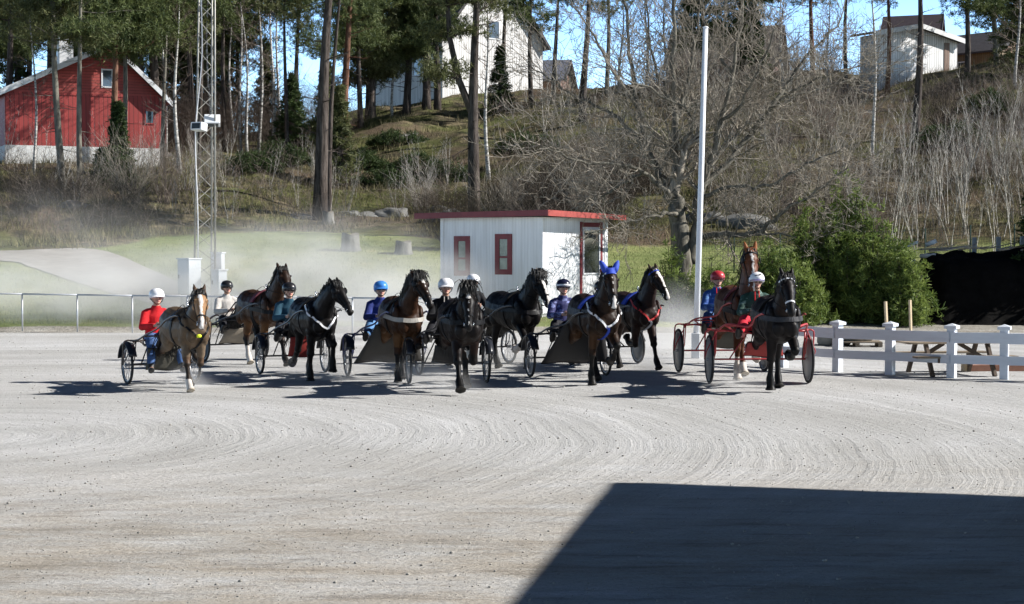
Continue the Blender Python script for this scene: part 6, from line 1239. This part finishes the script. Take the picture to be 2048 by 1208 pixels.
A2 = dict(fr=(20, 0, 0), fl=(-6, 88, 55), hl=(20, 4, 0), hr=(-28, 44, 45)); B2 = dict(fl=(20, 0, 0), fr=(-6, 88, 55), hr=(20, 4, 0), hl=(-28, 44, 45)); A3 = dict(fr=(-16, 0, 0), fl=(58, 64, 12), hl=(-8, 0, 0), hr=(16, 54, 40))
WB = [(0, .012), (.1, .034), (.2, .03), (.3, .02), (.42, .022), (.55, .03)]; STAR = [(.05, 0), (.08, .03), (.16, .032), (.19, 0)]; STRIPE = [(.02, 0), (.05, .02), (.3, .014), (.6, .014)]
RIGS = [
 dict(f=(386, 782), c=323, w=1.24, h=dict(A2, coat=DUN, seed=1, scale=.93, bulk=1.06, head=1.05, blaze=WB, socks=dict(fr=1), head_yaw=-6, neck_yaw=-6, nose=60, neck_up=-12, fluff=.7, tagc=1, blinkers=0, vcollar=1, label='dun horse with pale face and white blaze, dark mane, at the far left'),
   d=dict(pose='legs_down', jacket='red', pants='jeans', helmet='white', peak='white', gog=0, band=0, s=1, label='person in red sweater, blue jeans and white helmet driving the dun horse'), cart=dict(r=.35, seat=.70, frame=M_fbrown, fender=1, screen=(.30, .66, .34, .22, .26, .34, M_scro), label='dark brown sulky cart behind the dun horse at the far left')),
 dict(f=(543, 733), c=466, w=1.35, h=dict(B2, coat=BAY, seed=2, scale=1.02, nose=52, neck_up=0, head_yaw=-8, neck_yaw=4, pad=M_maroon, socks=dict(hr=2), fluff=.8, blinkers=0, tail=1.1, label='dark bay horse with maroon saddle pad and flying tail, second from left'),
   d=dict(pose='leaning_back', jacket='grey', pants='dark', helmet='black', s=.96, label='person in pale grey sweater and black helmet behind the dark bay horse'), cart=dict(r=.36, seat=.76, frame=M_fblack, disc=M_discd, screen=(.55, .74, .4, .35, .4, .46, M_scrt), label='black sulky cart with tan mud screen and dark wheel discs')),
 dict(f=(640, 762), c=585, w=1.30, h=dict(A3, coat=BLK, seed=3, scale=.99, bulk=1.08, nose=50, neck_yaw=12, head_yaw=14, neck_up=-14, fluff=.9, leg=1.1, collar=M_strapw, vcollar=1, vtail=M_leather, label='black horse with white breast strap turning its head right, one foreleg stretched'),
   d=dict(pose='feet_up', jacket='teal', pants='dark', helmet='black', s=1, label='person in teal jacket and black helmet sitting behind the black horse with stretched foreleg'), cart=dict(r=.35, seat=.76, frame=M_fblack, fender=1, screen=(.62, .76, .2, .52, .36, .22, M_scrr), label='black sulky cart with small red mud screen')),
 dict(f=(812, 768), c=768, w=1.40, h=dict(A_, coat=BAY, seed=4, scale=1.0, nose=48, neck_yaw=10, head_yaw=10, neck_up=-6, fluff=1.5, hair=M_hairb, blaze=STAR, collar=mat('pale_collar', (.33, .31, .28), .7, .1), collar_z=1.16, mane_side=-1, label='brown horse with bushy mane and pale grey breast collar, fourth from left'),
   d=dict(pose='feet_up', jacket='navyblue', pants='lightblue', helmet='blue', gog=1, s=1, label='person in bright blue helmet and navy jacket with dark goggles'), cart=dict(r=.36, seat=.80, frame=M_fnavy, fender=1, screen=(1.0, 1.02, .34, .48, .30, .66, M_scrg), label='navy blue sulky cart with wide charcoal mud screen')),
 dict(f=(930, 786), c=896, w=1.42, h=dict(A2, coat=dict(BLK, body=(.009, .007, .0065), belly=(.018, .010, .008)), seed=5, scale=1.0, bulk=1.12, leg=1.15, nose=62, neck_up=-18, neck_len=.96, head=1.08, fluff=1.9, blaze=STAR, socks=dict(fl=1), collar_z=1.20, head_yaw=-4, neck_yaw=-4, label='stocky black horse with shaggy forelock and white star, front middle'),
   d=dict(pose='feet_up', jacket='black', pants='dark', helmet='white', s=1.03, trim='grey', label='person in glossy black jacket and plain white helmet at the front middle'), cart=dict(r=.37, seat=.86, frame=M_fblack, fender=1, screen=(.45, .72, .3, .3, .4, .34, M_scrb), label='black sulky cart of the stocky black horse at the front middle')),
 dict(f=(1047, 742), c=957, w=1.42, h=dict(B_, coat=BLK, seed=6, scale=1.0, bulk=1.05, leg=1.1, nose=58, neck_up=-8, neck_yaw=0, head_yaw=10, fluff=1.7, blaze=WB, socks=dict(fr=1), collar_z=1.18, tail=.7, label='black horse with broad white blaze and puffed forelock before the kiosk corner'),
   d=dict(pose='feet_up', jacket='black', pants='dark', helmet='white', s=1, label='person in white helmet mostly hidden behind the stocky black horse'), cart=dict(r=.36, seat=.88, frame=M_fblack, label='black sulky cart half hidden behind the stocky black horse')),
 dict(f=(1203, 771), c=1137, w=1.5, h=dict(A_, coat=BRN, seed=7, scale=1.05, nose=62, neck_up=0, neck_yaw=-2, head_yaw=-2, hood=M_blue, browband=M_strapw, ear_out=.05, fluff=.7, vcollar=1, collar=M_strapw, vtail=M_blue, pad=M_blue, blaze=[(.4, 0), (.5, .03), (.62, .035)], blinkers=0, label='dark brown horse with bright blue ear covers and white V breast strap'),
   d=dict(pose='leaning_back', jacket='navypat', pants='dark', helmet='navy', band=1, s=1, label='person in dark navy helmet with white band behind a black mud screen'), cart=dict(r=.37, seat=.84, frame=M_fblack, fender=1, screen=(1.0, 1.06, .36, .48, .30, .66, M_scrb), label='black sulky cart with wide black mud screen behind the blue eared horse')),
 dict(f=(1286, 742), c=1209, w=1.5, h=dict(B2, coat=dict(BRN, body=(.024, .015, .013), belly=(.035, .02, .015)), seed=8, scale=1.0, nose=52, neck_up=4, neck_yaw=4, head_yaw=14, browband=M_blue, fluff=.5, blaze=WB, vcollar=1, collar=M_redw, vtail=M_strapw, pad=M_blue, blinkers=0, label='dark horse with white blaze, blue browband and red breast strap'),
   d=dict(pose='feet_up', jacket='black', pants='dark', helmet='black', s=.95, label='person in black hidden behind the blue eared horse'), cart=dict(r=.36, seat=.78, frame=M_fblack, disc=M_discd, label='dark sulky cart half hidden behind the blue eared horse')),
 dict(f=(1493, 760), len=1.95, c=1442, w=1.72, h=dict(A_, coat=CHE, seed=9, scale=1.13, nose=66, neck_up=22, neck_len=1.06, neck_yaw=-2, head_yaw=0, fluff=.4, hair=M_hairbr, blaze=STRIPE, socks=dict(fl=2, fr=2, hl=1), pad=M_maroon, collar=M_leather, label='tall chestnut horse with raised head and white socks'),
   d=dict(pose='leaning_back', jacket='blue', pants='jeans', helmet='red', peak='maroon', gog=1, trim='red', s=1.04, label='person in blue jacket, red helmet and dark goggles beside the white pole'), cart=dict(r=.43, seat=.94, frame=M_fred, disc=M_disc, hs=1.1, screen=(.4, .9, .36, .3, .5, .3, M_scro), label='red sulky cart behind the tall chestnut horse')),
 dict(f=(1562, 786), len=1.95, c=1517, w=1.80, h=dict(A_, coat=dict(BLK, body=(.010, .008, .008), neck=(.016, .010, .008)), seed=10, scale=1.03, bulk=1.08, nose=60, neck_up=-8, neck_yaw=-4, head_yaw=6, browband=M_strapw, noseband=M_strapw, fluff=.7, leg=1.1, collar_z=1.22, collar=mat('grey_collar', (.045, .045, .05), .6, .2, spec=.15), blinkers=0, tail=.7, label='black horse with white noseband and browband at the front right'),
   d=dict(pose='feet_up', jacket='green', pants='redpants', helmet='white', peak='purple', gog=1, blot=1, trim='red', s=1.05, label='person in green jacket, red trousers and white helmet with dark emblem'), cart=dict(r=.44, seat=.95, frame=M_fred, disc=M_disc, hs=1.03, screen=(.5, .78, .30, .42, .52, .36, M_scrr), label='red sulky cart with red mud screen at the front right')),
]
for rg_ in RIGS:
    F_ = G(*rg_['f']); s_ = rg_['h'].get('scale', 1); LEN = rg_.get('len', 2.0 * s_); best = None
    for k in range(-200, 700, 5):
        th = R(k / 10); a = F_ - Vector((math.sin(th), -math.cos(th), 0)) * LEN; e = abs(proj((a.x, a.y, 0))[0] - rg_['c'])
        if best is None or e < best[0]: best = (e, th, a)
    th, ax = best[1], best[2]; hv = Vector((math.sin(th), -math.cos(th), 0)); yaw = math.atan2(hv.y, hv.x)
    ax.z = 0; F_.z = 0
    ho = horse(rg_['h'], F_ - hv * .46 * s_, yaw + R(rg_['h'].get('turn', 0))); cp_ = dict(rg_['cart'], w=rg_['w'], pose=rg_['d']['pose']); co_ = cart(cp_, ax, yaw)
    po_, J = driver(ax + Vector((0, 0, cp_['seat'])) + hv * (SX - .02), yaw, rg_['d'])
    # reins: from the hands over the terret to the bit
    bpy.context.view_layer.update(); hi = ho.matrix_world.inverted(); mb = MB()
    for i, s in enumerate((1, -1)):
        a = hi @ (po_.matrix_world @ (J[('wr', s)] + Vector((.07, 0, .01)))); b_ = Vector(ho['bits'][i]); t_ = Vector((.2, s * .10, 1.60)); q = spline([a, a.lerp(t_, .5) + Vector((0, 0, -.05)), t_, t_.lerp(b_, .5) + Vector((0, s * .08, 0)), b_], 5); mb = MB(); mb.tube(q, [(.008, .004)] * len(q), 5); mb.build('rein', M_leather, ho)
    del ho['bits']
# ------------------------------------------------------------------ dust hanging over the track
def dust_box(x0, x1, y0, y1, z0, z1, blobs, k, wisp, label):
    """one closed box of drifting dust; blobs: (x, y, z, rx, ry, rz, weight) where it is thick"""
    m = bpy.data.materials.new('dust'); m.use_nodes = True; t = m.node_tree; t.nodes.remove(t.nodes['Principled BSDF']); g = nd(t, 'ShaderNodeNewGeometry'); pos = g.outputs['Position']; tot = None
    wv = nd(t, 'ShaderNodeVectorMath', operation='MULTIPLY_ADD'); t.links.new(noi(t, pos, .33, 2, .5, 1), wv.inputs[0]); wv.inputs[1].default_value = (2.6, 1.4, 1.4); t.links.new(pos, wv.inputs[2])
    for (x, y, z, rx, ry, rz, w_) in blobs:
        s = nd(t, 'ShaderNodeVectorMath', operation='SUBTRACT'); t.links.new(wv.outputs[0], s.inputs[0]); s.inputs[1].default_value = (x + 1.3, y + .7, z + .7)
        d = nd(t, 'ShaderNodeVectorMath', operation='DIVIDE'); t.links.new(s.outputs[0], d.inputs[0]); d.inputs[1].default_value = (rx, ry, rz)
        l = nd(t, 'ShaderNodeVectorMath', operation='LENGTH'); t.links.new(d.outputs[0], l.inputs[0])
        r = nd(t, 'ShaderNodeMapRange', interpolation_type='SMOOTHERSTEP'); t.links.new(l.outputs['Value'], r.inputs[0])
        for i, v in ((1, 1.15), (2, .1), (3, 0), (4, w_)): r.inputs[i].default_value = v
        if tot is None: tot = r.outputs[0]
        else: a = nd(t, 'ShaderNodeMath', operation='ADD'); t.links.new(tot, a.inputs[0]); t.links.new(r.outputs[0], a.inputs[1]); tot = a.outputs[0]
    n = noi(t, mapping(t, pos, (.45, .6, .9)), 1, 3, .6); rn = nd(t, 'ShaderNodeMapRange'); t.links.new(n, rn.inputs[0])
    for i, v in ((1, .36), (2, .66), (3, 1 - wisp), (4, 1 + wisp)): rn.inputs[i].default_value = v
    p = nd(t, 'ShaderNodeMath', operation='MULTIPLY'); t.links.new(tot, p.inputs[0]); t.links.new(rn.outputs[0], p.inputs[1]); q = nd(t, 'ShaderNodeMath', operation='MULTIPLY'); t.links.new(p.outputs[0], q.inputs[0]); q.inputs[1].default_value = k
    v = nd(t, 'ShaderNodeVolumePrincipled'); v.inputs['Color'].default_value = (.97, .965, .955, 1); t.links.new(q.outputs[0], v.inputs['Density']); v.inputs['Anisotropy'].default_value = 0; t.links.new(v.outputs[0], t.nodes['Material Output'].inputs['Volume'])
    mb = MB(); mb.box(x0, x1, y0, y1, z0, z1); o = mb.build('dust', m); tag(o, label, 'dust', kind='stuff')
def dpt(px, py, d): q = P(px, py, d); return (q.x, q.y, q.z)
BL = [dpt(250, 600, 50) + (6, 2.8, 1.8, .9), dpt(20, 600, 51.5) + (5.5, 2.8, 1.7, .8), dpt(460, 575, 50.5) + (4.8, 2.6, 2.2, .9), dpt(640, 565, 50) + (4.6, 2.6, 2.4, 1.0), dpt(790, 600, 48) + (3.8, 2.4, 1.7, .9), dpt(560, 640, 45.5) + (5, 1.8, 1.0, .9), dpt(860, 645, 43.5) + (3.0, 1.5, 1.0, 1.0)]
dust_box(-17, 1.2, 41.2, 55, -.3, 5.2, BL, .31, .7, 'pale dust raised by the horses hanging over the lawn at the left')
BR = [dpt(1010, 690, 39) + (2.4, 1.2, .6, .8), dpt(1190, 690, 38.6) + (2.4, 1.2, .7, .9), dpt(1335, 655, 39.5) + (1.7, 1.4, 1.2, 1.3), dpt(1310, 722, 36) + (1.4, 1.0, .4, 1.0)]
dust_box(-2.6, 6, 34.6, 41, -.2, 2.6, BR, .26, .75, 'thin dust whirling behind the horses at the centre right')
dust_box(-24, -3, 57, 71, -.3, 7, [dpt(40, 480, 63.5) + (8, 5, 2.8, 1), dpt(300, 480, 64.5) + (8, 5, 2.0, .8)], .016, .8, 'faint dust drifting along the foot of the left bank')
for k_, (px, py, d) in enumerate(((400, 772, 28.6), (800, 762, 29.6), (1470, 762, 29.4), (640, 758, 30.6), (1050, 745, 32.8), (1290, 745, 32.6), (905, 780, 28.0))):
    q = P(px, py, d); dust_box(q.x - .8, q.x + .8, q.y - .6, q.y + .6, -.02, .55, [(q.x, q.y, .05, .7, .5, .4, 1)], .9, .8, 'puff of dust at the hooves of a trotting horse')
